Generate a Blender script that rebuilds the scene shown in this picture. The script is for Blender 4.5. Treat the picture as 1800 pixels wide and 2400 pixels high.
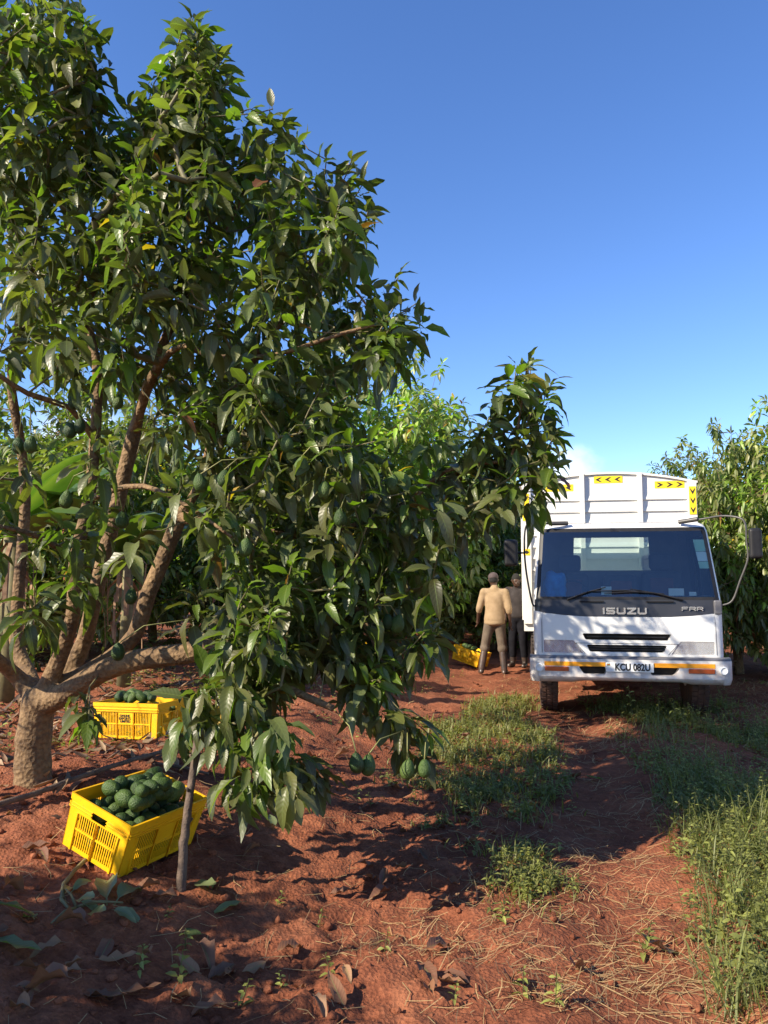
import bpy, bmesh, math, random
import numpy as np
from mathutils import Vector, Matrix, Quaternion
for o in list(bpy.data.objects): bpy.data.objects.remove(o, do_unlink=True)
rad = math.radians
SC = bpy.context.scene
COL = SC.collection

# ------------------------------------------------------------ camera, sky, sun, exposure
CAM_H, FPX = 1.6, 1803.0
PITCH = math.atan(165 / 1803.0)
cam_d = bpy.data.cameras.new('camera'); cam = bpy.data.objects.new('camera', cam_d); COL.objects.link(cam)
cam.location = (0, 0, CAM_H); cam.rotation_euler = (math.pi / 2 + PITCH, 0, 0)
cam_d.sensor_fit = 'VERTICAL'; cam_d.sensor_height = 24.0; cam_d.lens = 24.0 * FPX / 2400.0
cam_d.clip_start = 0.05; cam_d.clip_end = 3000
SC.camera = cam
SUN_EL = rad(34); SUN_H = Vector((-0.885, -0.466, 0)).normalized()
TO_SUN = Vector((SUN_H.x * math.cos(SUN_EL), SUN_H.y * math.cos(SUN_EL), math.sin(SUN_EL)))
w = bpy.data.worlds.new('World'); SC.world = w; w.use_nodes = True
nt = w.node_tree; bg = nt.nodes['Background']
sky = nt.nodes.new('ShaderNodeTexSky'); sky.sky_type = 'NISHITA'; sky.sun_disc = False
sky.sun_elevation = SUN_EL; sky.sun_rotation = math.atan2(SUN_H.x, SUN_H.y) % (2 * math.pi)
sky.altitude = 1500; sky.air_density = 1.0; sky.dust_density = 0.6; sky.ozone_density = 2.2
hsv = nt.nodes.new('ShaderNodeHueSaturation'); hsv.inputs['Saturation'].default_value = 1.2; hsv.inputs['Hue'].default_value = .51
nt.links.new(sky.outputs[0], hsv.inputs['Color'])
# low cumulus above the trees
tc = nt.nodes.new('ShaderNodeTexCoord')
nz = nt.nodes.new('ShaderNodeTexNoise'); nz.inputs['Scale'].default_value = 9; nz.inputs['Detail'].default_value = 9; nz.inputs['Roughness'].default_value = .6
mp = nt.nodes.new('ShaderNodeMapping'); mp.inputs['Scale'].default_value = (1, 1, 1.6)
nt.links.new(tc.outputs['Generated'], mp.inputs['Vector']); nt.links.new(mp.outputs[0], nz.inputs['Vector'])
def cloud_spot(d, r):
    vm = nt.nodes.new('ShaderNodeVectorMath'); vm.operation = 'DISTANCE'; vm.inputs[1].default_value = Vector(d).normalized()
    nt.links.new(tc.outputs['Generated'], vm.inputs[0])
    m = nt.nodes.new('ShaderNodeMapRange'); m.inputs['From Min'].default_value = r; m.inputs['From Max'].default_value = 0.0
    nt.links.new(vm.outputs['Value'], m.inputs['Value']); return m.outputs[0]
acc = None
for d, r in (((.235, 1, .13), .08), ((.30, 1, .10), .06), ((-.40, 1, .17), .12), ((-.62, 1, .12), .2), ((.75, .8, .13), .18), ((-.3, -1, .16), .25), ((1, -.4, .14), .2)):
    s = cloud_spot(d, r)
    if acc is None: acc = s
    else:
        mx = nt.nodes.new('ShaderNodeMath'); mx.operation = 'MAXIMUM'; nt.links.new(acc, mx.inputs[0]); nt.links.new(s, mx.inputs[1]); acc = mx.outputs[0]
ad = nt.nodes.new('ShaderNodeMath'); ad.operation = 'MULTIPLY_ADD'; ad.inputs[1].default_value = .6
hn = nt.nodes.new('ShaderNodeMath'); hn.operation = 'MULTIPLY'; hn.inputs[1].default_value = .55; nt.links.new(nz.outputs['Fac'], hn.inputs[0])
nt.links.new(acc, ad.inputs[0]); nt.links.new(hn.outputs[0], ad.inputs[2])
cr = nt.nodes.new('ShaderNodeMapRange'); cr.interpolation_type = 'SMOOTHSTEP'
cr.inputs['From Min'].default_value = .5; cr.inputs['From Max'].default_value = .78; cr.inputs['To Max'].default_value = .75
nt.links.new(ad.outputs[0], cr.inputs['Value'])
mxc = nt.nodes.new('ShaderNodeMix'); mxc.data_type = 'RGBA'; mxc.inputs[7].default_value = (5.6, 5.9, 6.4, 1)
nt.links.new(cr.outputs[0], mxc.inputs[0]); nt.links.new(hsv.outputs[0], mxc.inputs[6])
nt.links.new(mxc.outputs[2], bg.inputs['Color']); bg.inputs['Strength'].default_value = 0.13
sun_d = bpy.data.lights.new('sun', 'SUN'); sun_d.energy = 5.0; sun_d.angle = rad(.53); sun_d.color = (1, .88, .70)
sun = bpy.data.objects.new('sun', sun_d); COL.objects.link(sun); sun.location = (-20, -8, 20)
sun.rotation_euler = TO_SUN.to_track_quat('Z', 'Y').to_euler()
SC.view_settings.view_transform = 'Standard'; SC.view_settings.look = 'None'; SC.view_settings.gamma = 1
SC.view_settings.exposure = 1.06; SC.view_settings.use_curve_mapping = False
SC.cycles.use_denoising = True; SC.cycles.max_bounces = 8; SC.cycles.transparent_max_bounces = 12

# ------------------------------------------------------------ helpers
fwv = np.array([0, math.cos(PITCH), math.sin(PITCH)]); upv = np.array([0, -math.sin(PITCH), math.cos(PITCH)])
DS = 1.0850    # measured picture pixels -> full-size pixels
def ray(x, y):
    return fwv + np.array([1, 0, 0]) * (x * DS - 900) / FPX + upv * (1200 - y * DS) / FPX
def at(x, y, Y):
    r = ray(x, y); return np.array([0, 0, CAM_H]) + r * (Y / r[1])
def project(p):
    r = np.asarray(p, float) - np.array([0, 0, CAM_H]); d = r @ fwv
    return np.stack([(900 + FPX * r[..., 0] / d) / DS, (1200 - FPX * (r @ upv) / d) / DS, d], -1)
def _h(i, j, s): 
    v = np.sin(i * 127.1 + j * 311.7 + s * 74.7) * 43758.5453; return v - np.floor(v)
def vnoise(x, y, s=0):
    i = np.floor(x); j = np.floor(y); f = x - i; g = y - j
    f = f * f * (3 - 2 * f); g = g * g * (3 - 2 * g)
    return (_h(i, j, s) * (1 - f) + _h(i + 1, j, s) * f) * (1 - g) + (_h(i, j + 1, s) * (1 - f) + _h(i + 1, j + 1, s) * f) * g
def sstep(a, b, x):
    t = np.clip((x - a) / (b - a), 0, 1); return t * t * (3 - 2 * t)
TRY = [-50, 0, 3.2, 3.7, 4.6, 6.2, 8, 10.4, 60]; TRX = [-9, -.1, .9, 1.05, 1.35, 1.71, 2.0, 2.25, 11.5]
def track_x(y): return np.interp(y, TRY, TRX)
def bank(x, y):
    xl = x - .19 * (y - 5); b = .30 * sstep(.1, -2.1, xl)
    dx = x - track_x(y)
    b = b - .035 * np.exp(-(dx / .25) ** 2) - .035 * np.exp(-((dx - 1.75) / .25) ** 2) + .03 * np.exp(-((dx - .9) / .4) ** 2)
    return b
def gz(x, y, fine=True):
    x = np.asarray(x, float); y = np.asarray(y, float)
    z = bank(x, y) + .07 * (vnoise(x * .9, y * .9, 1) - .5) + .05 * (vnoise(x * 2.7, y * 2.7, 2) - .5)
    if fine:
        dx = np.abs(x - track_x(y)); k = .45 + .55 * sstep(.2, .7, dx)
        z = z + k * (.05 * (vnoise(x * 7, y * 7, 3) - .5) + .036 * (vnoise(x * 16 + 5, y * 16, 4) - .5) + .022 * (vnoise(x * 37, y * 37, 5) - .5))
    return z
def ground_hit(x, y):
    r = ray(x, y); p = np.array([0, 0, CAM_H]); lo, hi = .5, 80.0
    for _ in range(50):
        m = (lo + hi) / 2; q = p + r * m
        if q[2] > gz(q[0], q[1], False): lo = m
        else: hi = m
    return p + r * lo

def tag(o, label=None, cat=None, group=None, kind=None):
    if label: o['label'] = label
    if cat: o['category'] = cat
    if group: o['group'] = group
    if kind: o['kind'] = kind
    return o
def empty(name, loc=(0, 0, 0), label=None, cat=None, group=None):
    o = bpy.data.objects.new(name, None); COL.objects.link(o); o.location = loc; o.empty_display_size = .1
    return tag(o, label, cat, group)
def link(name, me, mat=None, parent=None):
    o = bpy.data.objects.new(name, me); COL.objects.link(o)
    if mat is not None and len(me.materials) == 0: me.materials.append(mat)
    if parent is not None: o.parent = parent
    return o
class MB:
    def __init__(s): s.v = []; s.f = []
    def add(s, vs, fs):
        n = len(s.v); s.v += [tuple(map(float, p)) for p in vs]; s.f += [tuple(i + n for i in f) for f in fs]; return s
    def box(s, a, b, M=None):
        x0, y0, z0 = a; x1, y1, z1 = b
        vs = [(x0, y0, z0), (x1, y0, z0), (x1, y1, z0), (x0, y1, z0), (x0, y0, z1), (x1, y0, z1), (x1, y1, z1), (x0, y1, z1)]
        if M is not None: vs = [M(*p) if callable(M) else tuple(M @ Vector(p)) for p in vs]
        return s.add(vs, [(0, 3, 2, 1), (4, 5, 6, 7), (0, 1, 5, 4), (1, 2, 6, 5), (2, 3, 7, 6), (3, 0, 4, 7)])
    def tube(s, pts, rs, n=6, cap=True):
        pts = [np.asarray(p, float) for p in pts]
        if not hasattr(rs, '__len__'): rs = [rs] * len(pts)
        ref = None; base = len(s.v); out = []
        for i, p in enumerate(pts):
            t = pts[min(i + 1, len(pts) - 1)] - pts[max(i - 1, 0)]; t = t / (np.linalg.norm(t) + 1e-9)
            if ref is None:
                a = np.array([0, 0, 1.]) if abs(t[2]) < .9 else np.array([1., 0, 0]); ref = np.cross(t, a)
            ref = ref - t * (ref @ t); ref /= np.linalg.norm(ref) + 1e-9; b = np.cross(t, ref)
            for k in range(n):
                a = 2 * math.pi * k / n; out.append(p + rs[i] * (ref * math.cos(a) + b * math.sin(a)))
        fs = [(i * n + k, i * n + (k + 1) % n, (i + 1) * n + (k + 1) % n, (i + 1) * n + k) for i in range(len(pts) - 1) for k in range(n)]
        if cap: fs += [tuple(range(n))[::-1], tuple((len(pts) - 1) * n + k for k in range(n))]
        return s.add(out, fs)
    def lathe(s, prof, n=24, M=None):   # prof (r, z) about z
        vs = []
        for r, z in prof:
            for k in range(n):
                a = 2 * math.pi * k / n; p = (r * math.cos(a), r * math.sin(a), z); vs.append(tuple(M @ Vector(p)) if M is not None else p)
        m = len(prof)
        fs = [(i * n + k, i * n + (k + 1) % n, (i + 1) * n + (k + 1) % n, (i + 1) * n + k) for i in range(m - 1) for k in range(n)]
        fs += [tuple(range(n))[::-1], tuple((m - 1) * n + k for k in range(n))]
        return s.add(vs, fs)
    def prism(s, poly, y0, y1, M=None):   # poly in (x, z), extruded along y
        n = len(poly); vs = [(x, y0, z) for x, z in poly] + [(x, y1, z) for x, z in poly]
        if M is not None: vs = [M(*p) if callable(M) else tuple(M @ Vector(p)) for p in vs]
        return s.add(vs, [tuple(range(n)), tuple(range(2 * n - 1, n - 1, -1))] + [(i, i + n, (i + 1) % n + n, (i + 1) % n) for i in range(n)])
    def mesh(s, name, smooth=None):
        me = bpy.data.meshes.new(name); me.from_pydata(s.v, [], s.f); me.update()
        if smooth is not None:
            me.polygons.foreach_set('use_smooth', [True] * len(me.polygons)); me.set_sharp_from_angle(angle=rad(smooth))
        return me
    def build(s, name, mat, parent=None, smooth=None, bevel=0, seg=2, sub=0):
        o = link(name, s.mesh(name, smooth), mat, parent)
        if bevel:
            b = o.modifiers.new('bevel', 'BEVEL'); b.width = bevel; b.segments = seg; b.limit_method = 'ANGLE'; b.angle_limit = rad(35)
        return o

def np_mesh(name, V, F4, uv=None, col=None, smooth=True, F3=None):
    me = bpy.data.meshes.new(name)
    n4 = len(F4); n3 = 0 if F3 is None else len(F3)
    me.vertices.add(len(V)); me.vertices.foreach_set('co', np.ascontiguousarray(V, np.float32).ravel())
    li = np.asarray(F4, np.int32).ravel()
    if n3: li = np.concatenate([li, np.asarray(F3, np.int32).ravel()])
    me.loops.add(len(li)); me.polygons.add(n4 + n3)
    me.loops.foreach_set('vertex_index', li)
    st = np.concatenate([np.arange(n4) * 4, n4 * 4 + np.arange(n3) * 3]).astype(np.int32)
    me.polygons.foreach_set('loop_start', st)
    if smooth: me.polygons.foreach_set('use_smooth', np.ones(n4 + n3, bool))
    if uv is not None:
        l = me.uv_layers.new(name='UVMap'); l.data.foreach_set('uv', np.ascontiguousarray(uv[li], np.float32).ravel())
    if col is not None:
        c = me.color_attributes.new('Col', 'FLOAT_COLOR', 'POINT')
        cc = np.ones((len(V), 4), np.float32); cc[:, :3] = col; c.data.foreach_set('color', cc.ravel())
    me.update(calc_edges=True); me.validate(); return me

# ------------------------------------------------------------ materials
MAT = {}
def new_mat(name):
    m = bpy.data.materials.new(name); m.use_nodes = True; MAT[name] = m
    return m, m.node_tree, m.node_tree.nodes['Principled BSDF']
def node(t, kind, **kw):
    n = t.nodes.new(kind)
    for k, v in kw.items():
        if k in n.inputs: n.inputs[k].default_value = v
        else: setattr(n, k, v)
    return n
def ramp(t, fac, stops):
    r = t.nodes.new('ShaderNodeValToRGB'); e = r.color_ramp.elements
    while len(e) < len(stops): e.new(.5)
    for x, (p, c) in zip(e, stops): x.position = p; x.color = (*c, 1)
    t.links.new(fac, r.inputs[0]); return r.outputs[0]
def plain(name, a, b=None, rough=.5, scale=8, metal=0, bump=0, bscale=60, spec=.5, coat=0, detail=5):
    m, t, p = new_mat(name)
    g = t.nodes.new('ShaderNodeTexCoord')
    n = node(t, 'ShaderNodeTexNoise', Scale=scale, Detail=detail); t.links.new(g.outputs['Object'], n.inputs['Vector'])
    t.links.new(ramp(t, n.outputs['Fac'], [(.3, a), (.7, b or a)]), p.inputs['Base Color'])
    p.inputs['Roughness'].default_value = rough; p.inputs['Metallic'].default_value = metal
    p.inputs['Specular IOR Level'].default_value = spec; p.inputs['Coat Weight'].default_value = coat
    if bump:
        n2 = node(t, 'ShaderNodeTexNoise', Scale=bscale, Detail=6); t.links.new(g.outputs['Object'], n2.inputs['Vector'])
        bn = node(t, 'ShaderNodeBump', Strength=bump, Distance=.01); t.links.new(n2.outputs['Fac'], bn.inputs['Height']); t.links.new(bn.outputs[0], p.inputs['Normal'])
    return m
def leaf_mat(name, rough=.36, trans=.3, veins=True, back=(.10, .125, .055), tint=(1.5, 1.9, .45)):
    m, t, p = new_mat(name); L = t.links.new
    a = node(t, 'ShaderNodeAttribute', attribute_name='Col')
    colr = a.outputs['Color']
    if veins:
        uv = t.nodes.new('ShaderNodeUVMap'); sx = t.nodes.new('ShaderNodeSeparateXYZ'); L(uv.outputs[0], sx.inputs[0])
        ab = node(t, 'ShaderNodeMath', operation='ABSOLUTE'); L(sx.outputs[0], ab.inputs[0])
        mid = node(t, 'ShaderNodeMapRange'); mid.inputs['From Min'].default_value = .10; mid.inputs['From Max'].default_value = .03; L(ab.outputs[0], mid.inputs['Value'])
        v1 = node(t, 'ShaderNodeMath', operation='MULTIPLY_ADD'); v1.inputs[1].default_value = -.17; L(ab.outputs[0], v1.inputs[0]); L(sx.outputs[1], v1.inputs[2])
        v2 = node(t, 'ShaderNodeMath', operation='MULTIPLY'); v2.inputs[1].default_value = 56; L(v1.outputs[0], v2.inputs[0])
        v3 = node(t, 'ShaderNodeMath', operation='SINE'); L(v2.outputs[0], v3.inputs[0])
        v4 = node(t, 'ShaderNodeMapRange'); v4.inputs['From Min'].default_value = .82; v4.inputs['From Max'].default_value = 1; v4.inputs['To Max'].default_value = .18; L(v3.outputs[0], v4.inputs['Value'])
        mxv = node(t, 'ShaderNodeMath', operation='MAXIMUM'); L(mid.outputs[0], mxv.inputs[0]); L(v4.outputs[0], mxv.inputs[1])
        fm = node(t, 'ShaderNodeMath', operation='MULTIPLY'); fm.inputs[1].default_value = .55; L(mxv.outputs[0], fm.inputs[0])
        mx = node(t, 'ShaderNodeMix', data_type='RGBA'); mx.inputs[7].default_value = (.17, .22, .07, 1); L(fm.outputs[0], mx.inputs[0]); L(colr, mx.inputs[6]); colr = mx.outputs[2]
        bn = node(t, 'ShaderNodeBump', Strength=.10, Distance=.004); L(v3.outputs[0], bn.inputs['Height']); L(bn.outputs[0], p.inputs['Normal'])
    if veins:
        tcn = t.nodes.new('ShaderNodeTexCoord'); bl = node(t, 'ShaderNodeTexNoise', Scale=9, Detail=7, Roughness=.7); L(uv.outputs[0] if name == 'dry_leaf' else tcn.outputs['Object'], bl.inputs['Vector'])
        br_ = node(t, 'ShaderNodeMapRange'); br_.inputs['From Min'].default_value = .62; br_.inputs['From Max'].default_value = .72; br_.inputs['To Max'].default_value = .75; L(bl.outputs['Fac'], br_.inputs['Value'])
        bm_ = node(t, 'ShaderNodeMix', data_type='RGBA'); bm_.inputs[7].default_value = (.13, .075, .03, 1); L(br_.outputs[0], bm_.inputs[0]); L(colr, bm_.inputs[6]); colr = bm_.outputs[2]
    g = t.nodes.new('ShaderNodeNewGeometry')
    mb = node(t, 'ShaderNodeMix', data_type='RGBA'); mb.inputs[7].default_value = (*back, 1)
    bf = node(t, 'ShaderNodeMath', operation='MULTIPLY'); bf.inputs[1].default_value = .6; L(g.outputs['Backfacing'], bf.inputs[0])
    L(bf.outputs[0], mb.inputs[0]); L(colr, mb.inputs[6]); L(mb.outputs[2], p.inputs['Base Color'])
    p.inputs['Roughness'].default_value = rough; p.inputs['Specular IOR Level'].default_value = .5
    tr = t.nodes.new('ShaderNodeBsdfTranslucent')
    tm = node(t, 'ShaderNodeMix', data_type='RGBA', blend_type='MULTIPLY'); tm.inputs[0].default_value = 1; tm.inputs[7].default_value = (*tint, 1)
    L(colr, tm.inputs[6]); L(tm.outputs[2], tr.inputs['Color'])
    ms = node(t, 'ShaderNodeMixShader'); ms.inputs[0].default_value = trans
    L(p.outputs[0], ms.inputs[1]); L(tr.outputs[0], ms.inputs[2]); L(ms.outputs[0], t.nodes['Material Output'].inputs['Surface'])
    return m
leaf_mat('leaf', rough=.4, trans=.4); leaf_mat('leaf_far', veins=False, rough=.42, trans=.35)
leaf_mat('grass', veins=False, rough=.55, trans=.35, back=(.14, .16, .05), tint=(1.3, 1.5, .6))
leaf_mat('straw_blade', veins=False, rough=.7, trans=.2, back=(.36, .25, .12), tint=(1.2, 1.0, .6))
leaf_mat('dry_leaf', rough=.7, trans=.15, veins=True, back=(.22, .12, .06), tint=(1.3, .9, .5))
leaf_mat('banana', rough=.4, trans=.28, veins=False, back=(.13, .19, .06))
m, t, p = new_mat('bark'); L = t.links.new
g = t.nodes.new('ShaderNodeTexCoord'); n1 = node(t, 'ShaderNodeTexNoise', Scale=5, Detail=8, Roughness=.65); L(g.outputs['Object'], n1.inputs['Vector'])
n2 = node(t, 'ShaderNodeTexNoise', Scale=45, Detail=6); L(g.outputs['Object'], n2.inputs['Vector'])
mm = node(t, 'ShaderNodeMath', operation='MULTIPLY_ADD'); mm.inputs[1].default_value = .45; L(n2.outputs['Fac'], mm.inputs[0])
ms_ = node(t, 'ShaderNodeMath', operation='MULTIPLY'); ms_.inputs[1].default_value = .6; L(n1.outputs['Fac'], ms_.inputs[0]); L(ms_.outputs[0], mm.inputs[2])
L(ramp(t, mm.outputs[0], [(.33, (.045, .025, .013)), (.5, (.14, .083, .038)), (.68, (.26, .165, .077))]), p.inputs['Base Color'])
p.inputs['Roughness'].default_value = .85
wv = node(t, 'ShaderNodeTexVoronoi', Scale=38); L(g.outputs['Object'], wv.inputs['Vector'])
sm = node(t, 'ShaderNodeMath', operation='ADD'); L(wv.outputs['Distance'], sm.inputs[0]); L(n2.outputs['Fac'], sm.inputs[1])
bn = node(t, 'ShaderNodeBump', Strength=.7, Distance=.012); L(sm.outputs[0], bn.inputs['Height']); L(bn.outputs[0], p.inputs['Normal'])
plain('twig', (.10, .085, .04), (.17, .15, .06), .7, 20)
plain('stalk', (.17, .19, .05), (.22, .2, .07), .6, 20)
plain('dead_wood', (.06, .04, .028), (.15, .105, .075), .85, 14, bump=.6, bscale=80)
m, t, p = new_mat('soil'); L = t.links.new
g = t.nodes.new('ShaderNodeTexCoord')
n1 = node(t, 'ShaderNodeTexNoise', Scale=.8, Detail=9, Roughness=.62); L(g.outputs['Object'], n1.inputs['Vector'])
n2 = node(t, 'ShaderNodeTexNoise', Scale=22, Detail=8, Roughness=.7); L(g.outputs['Object'], n2.inputs['Vector'])
mm = node(t, 'ShaderNodeMath', operation='MULTIPLY_ADD'); mm.inputs[1].default_value = .5; L(n2.outputs['Fac'], mm.inputs[0])
ms_ = node(t, 'ShaderNodeMath', operation='MULTIPLY'); ms_.inputs[1].default_value = .5; L(n1.outputs['Fac'], ms_.inputs[0]); L(ms_.outputs[0], mm.inputs[2])
sc_ = ramp(t, mm.outputs[0], [(.36, (.10, .032, .017)), (.5, (.195, .064, .031)), (.64, (.315, .114, .056))])
n7 = node(t, 'ShaderNodeTexNoise', Scale=2.6, Detail=10, Roughness=.7, Distortion=.6); L(g.outputs['Object'], n7.inputs['Vector'])
m7 = node(t, 'ShaderNodeMapRange'); m7.inputs['From Min'].default_value = .52; m7.inputs['From Max'].default_value = .72; m7.inputs['To Max'].default_value = .6; L(n7.outputs['Fac'], m7.inputs['Value'])
x7 = node(t, 'ShaderNodeMix', data_type='RGBA'); x7.inputs[7].default_value = (.37, .15, .076, 1); L(m7.outputs[0], x7.inputs[0]); L(sc_, x7.inputs[6]); L(x7.outputs[2], p.inputs['Base Color'])
p.inputs['Roughness'].default_value = .95; p.inputs['Specular IOR Level'].default_value = .2
n3 = node(t, 'ShaderNodeTexNoise', Scale=95, Detail=7, Roughness=.7); L(g.outputs['Object'], n3.inputs['Vector'])
n4 = node(t, 'ShaderNodeTexVoronoi', Scale=55); L(g.outputs['Object'], n4.inputs['Vector'])
sm = node(t, 'ShaderNodeMath', operation='ADD'); L(n3.outputs['Fac'], sm.inputs[0]); L(n4.outputs['Distance'], sm.inputs[1])
bn = node(t, 'ShaderNodeBump', Strength=.8, Distance=.012); L(sm.outputs[0], bn.inputs['Height']); L(bn.outputs[0], p.inputs['Normal'])
# vehicle
def paint(name, a, b, rough, coat):
    m, t, p = new_mat(name); L = t.links.new
    g = t.nodes.new('ShaderNodeTexCoord'); n = node(t, 'ShaderNodeTexNoise', Scale=2.2, Detail=9, Roughness=.6); L(g.outputs['Object'], n.inputs['Vector'])
    c = ramp(t, n.outputs['Fac'], [(.3, a), (.7, b)])
    n2 = node(t, 'ShaderNodeTexNoise', Scale=9, Detail=10, Roughness=.75); L(g.outputs['Object'], n2.inputs['Vector'])
    sx = t.nodes.new('ShaderNodeSeparateXYZ'); L(g.outputs['Object'], sx.inputs[0])
    hz = node(t, 'ShaderNodeMapRange'); hz.inputs['From Min'].default_value = 1.3; hz.inputs['From Max'].default_value = .4; hz.inputs['To Min'].default_value = -.18; hz.inputs['To Max'].default_value = .2; L(sx.outputs[2], hz.inputs['Value'])
    ad = node(t, 'ShaderNodeMath', operation='ADD'); L(n2.outputs['Fac'], ad.inputs[0]); L(hz.outputs[0], ad.inputs[1])
    mr = node(t, 'ShaderNodeMapRange'); mr.inputs['From Min'].default_value = .5; mr.inputs['From Max'].default_value = .85; mr.inputs['To Max'].default_value = .6; L(ad.outputs[0], mr.inputs['Value'])
    mx = node(t, 'ShaderNodeMix', data_type='RGBA'); mx.inputs[7].default_value = (.36, .19, .12, 1); L(mr.outputs[0], mx.inputs[0]); L(c, mx.inputs[6]); L(mx.outputs[2], p.inputs['Base Color'])
    p.inputs['Roughness'].default_value = rough; p.inputs['Coat Weight'].default_value = coat
    bn = node(t, 'ShaderNodeBump', Strength=.06, Distance=.03); L(n.outputs['Fac'], bn.inputs['Height']); L(bn.outputs[0], p.inputs['Normal'])
paint('white_paint', (.62, .62, .60), (.70, .70, .69), .3, .3); paint('box_paint', (.60, .585, .54), (.67, .66, .62), .45, 0)
plain('black_plastic', (.012, .012, .013), (.018, .018, .02), .5, 20, spec=.3)
plain('panel_black', (.022, .023, .027), (.03, .03, .035), .38, 5)
plain('under_black', (.012, .011, .01), (.025, .018, .014), .9, 6)
plain('bumper_grey', (.09, .09, .10), (.13, .13, .14), .5, 6)
plain('rubber', (.02, .018, .016), (.05, .03, .022), .85, 8)
plain('muddy_rubber', (.035, .026, .022), (.15, .07, .045), .9, 7)
plain('chrome', (.62, .62, .62), (.7, .7, .7), .22, 10, metal=1)
plain('reflector', (.7, .7, .7), (.8, .8, .8), .18, 10, metal=1)
plain('lamp_bowl', (.82, .83, .84), (.9, .9, .9), .2, 30)
plain('lamp_grey', (.40, .41, .42), (.5, .51, .52), .4, 10)
plain('arm_grey', (.045, .045, .043), (.075, .07, .065), .45, 10)
plain('orange_stripe', (.88, .33, .008), (.92, .37, .012), .4, 6)
plain('amber', (.42, .075, .02), (.5, .1, .025), .2, 10, coat=.6)
plain('yellow_sticker', (.80, .56, .01), (.85, .6, .015), .4, 5)
plain('ink_black', (.012, .012, .012), (.02, .02, .02), .5, 5)
plain('plate_white', (.72, .72, .70), (.78, .78, .76), .4, 6)
plain('flag_red', (.55, .04, .03), None, .5); plain('flag_green', (.03, .25, .06), None, .5)
plain('lining', (.09, .09, .095), (.12, .12, .125), .8, 6)
plain('seat_fabric', (.035, .037, .045), (.05, .052, .06), .9, 8)
plain('seat_maroon', (.09, .035, .035), (.12, .05, .045), .9, 8)
plain('dash_grey', (.11, .11, .115), (.14, .14, .14), .7, 6)
plain('blue_cloth', (.01, .16, .5), (.02, .26, .65), .7, 12)
plain('paper', (.65, .75, .72), (.75, .8, .78), .7, 5); plain('green_paper', (.38, .62, .45), (.5, .7, .55), .7, 5)
def glass(name, tint, k, haze=0):
    m, t, p = new_mat(name); L = t.links.new; t.nodes.remove(p)
    tr = node(t, 'ShaderNodeBsdfTransparent'); tr.inputs[0].default_value = (*tint, 1)
    gl = node(t, 'ShaderNodeBsdfGlossy'); gl.inputs['Roughness'].default_value = .03
    fr = node(t, 'ShaderNodeFresnel'); fr.inputs[0].default_value = 1.5
    ad = node(t, 'ShaderNodeMath', operation='ADD'); ad.inputs[1].default_value = k; ad.use_clamp = True; L(fr.outputs[0], ad.inputs[0])
    mx = node(t, 'ShaderNodeMixShader'); L(ad.outputs[0], mx.inputs[0]); L(gl.outputs[0], mx.inputs[2])
    if haze:
        df = node(t, 'ShaderNodeBsdfDiffuse'); df.inputs[0].default_value = (.8, .84, .86, 1); hm = node(t, 'ShaderNodeMixShader'); hm.inputs[0].default_value = haze; L(tr.outputs[0], hm.inputs[1]); L(df.outputs[0], hm.inputs[2]); L(hm.outputs[0], mx.inputs[1])
    else: L(tr.outputs[0], mx.inputs[1])
    L(mx.outputs[0], t.nodes['Material Output'].inputs['Surface']); return m
glass('windscreen_glass', (.80, .90, .88), .10); glass('lens_glass', (.94, .94, .94), .08, .27); glass('side_glass', (.7, .8, .78), .06)
def plastic(name, a, b, tr):
    m, t, p = new_mat(name); L = t.links.new
    g = t.nodes.new('ShaderNodeTexCoord'); n = node(t, 'ShaderNodeTexNoise', Scale=7, Detail=6, Roughness=.7); L(g.outputs['Object'], n.inputs['Vector'])
    n9 = node(t, 'ShaderNodeTexNoise', Scale=28, Detail=8, Roughness=.75); L(g.outputs['Object'], n9.inputs['Vector'])
    c = ramp(t, n.outputs['Fac'], [(.3, a), (.65, b)])
    dm = node(t, 'ShaderNodeMix', data_type='RGBA'); dm.inputs[7].default_value = (.26, .09, .04, 1)
    dr = node(t, 'ShaderNodeMapRange'); dr.inputs['From Min'].default_value = .54; dr.inputs['From Max'].default_value = .74; dr.inputs['To Max'].default_value = .5; L(n9.outputs['Fac'], dr.inputs['Value'])
    L(dr.outputs[0], dm.inputs[0]); L(c, dm.inputs[6]); c = dm.outputs[2]
    L(c, p.inputs['Base Color']); p.inputs['Roughness'].default_value = .42
    ts = t.nodes.new('ShaderNodeBsdfTranslucent'); L(c, ts.inputs[0])
    mx = node(t, 'ShaderNodeMixShader'); mx.inputs[0].default_value = tr; L(p.outputs[0], mx.inputs[1]); L(ts.outputs[0], mx.inputs[2])
    L(mx.outputs[0], t.nodes['Material Output'].inputs['Surface'])
plastic('crate_yellow', (.80, .41, .004), (.87, .49, .007), .05); plastic('crate_green', (.005, .2, .045), (.008, .26, .06), .1)
m, t, p = new_mat('avocado_skin'); L = t.links.new
g = t.nodes.new('ShaderNodeTexCoord'); oi = t.nodes.new('ShaderNodeObjectInfo')
n1 = node(t, 'ShaderNodeTexNoise', Scale=30, Detail=5); L(g.outputs['Object'], n1.inputs['Vector'])
mm = node(t, 'ShaderNodeMath', operation='MULTIPLY_ADD'); mm.inputs[1].default_value = .45; L(oi.outputs['Random'], mm.inputs[0])
ms_ = node(t, 'ShaderNodeMath', operation='MULTIPLY'); ms_.inputs[1].default_value = .55; L(n1.outputs['Fac'], ms_.inputs[0]); L(ms_.outputs[0], mm.inputs[2])
L(ramp(t, mm.outputs[0], [(.25, (.018, .038, .009)), (.5, (.04, .075, .017)), (.75, (.08, .125, .028))]), p.inputs['Base Color'])
p.inputs['Roughness'].default_value = .5; p.inputs['Specular IOR Level'].default_value = .3
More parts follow.
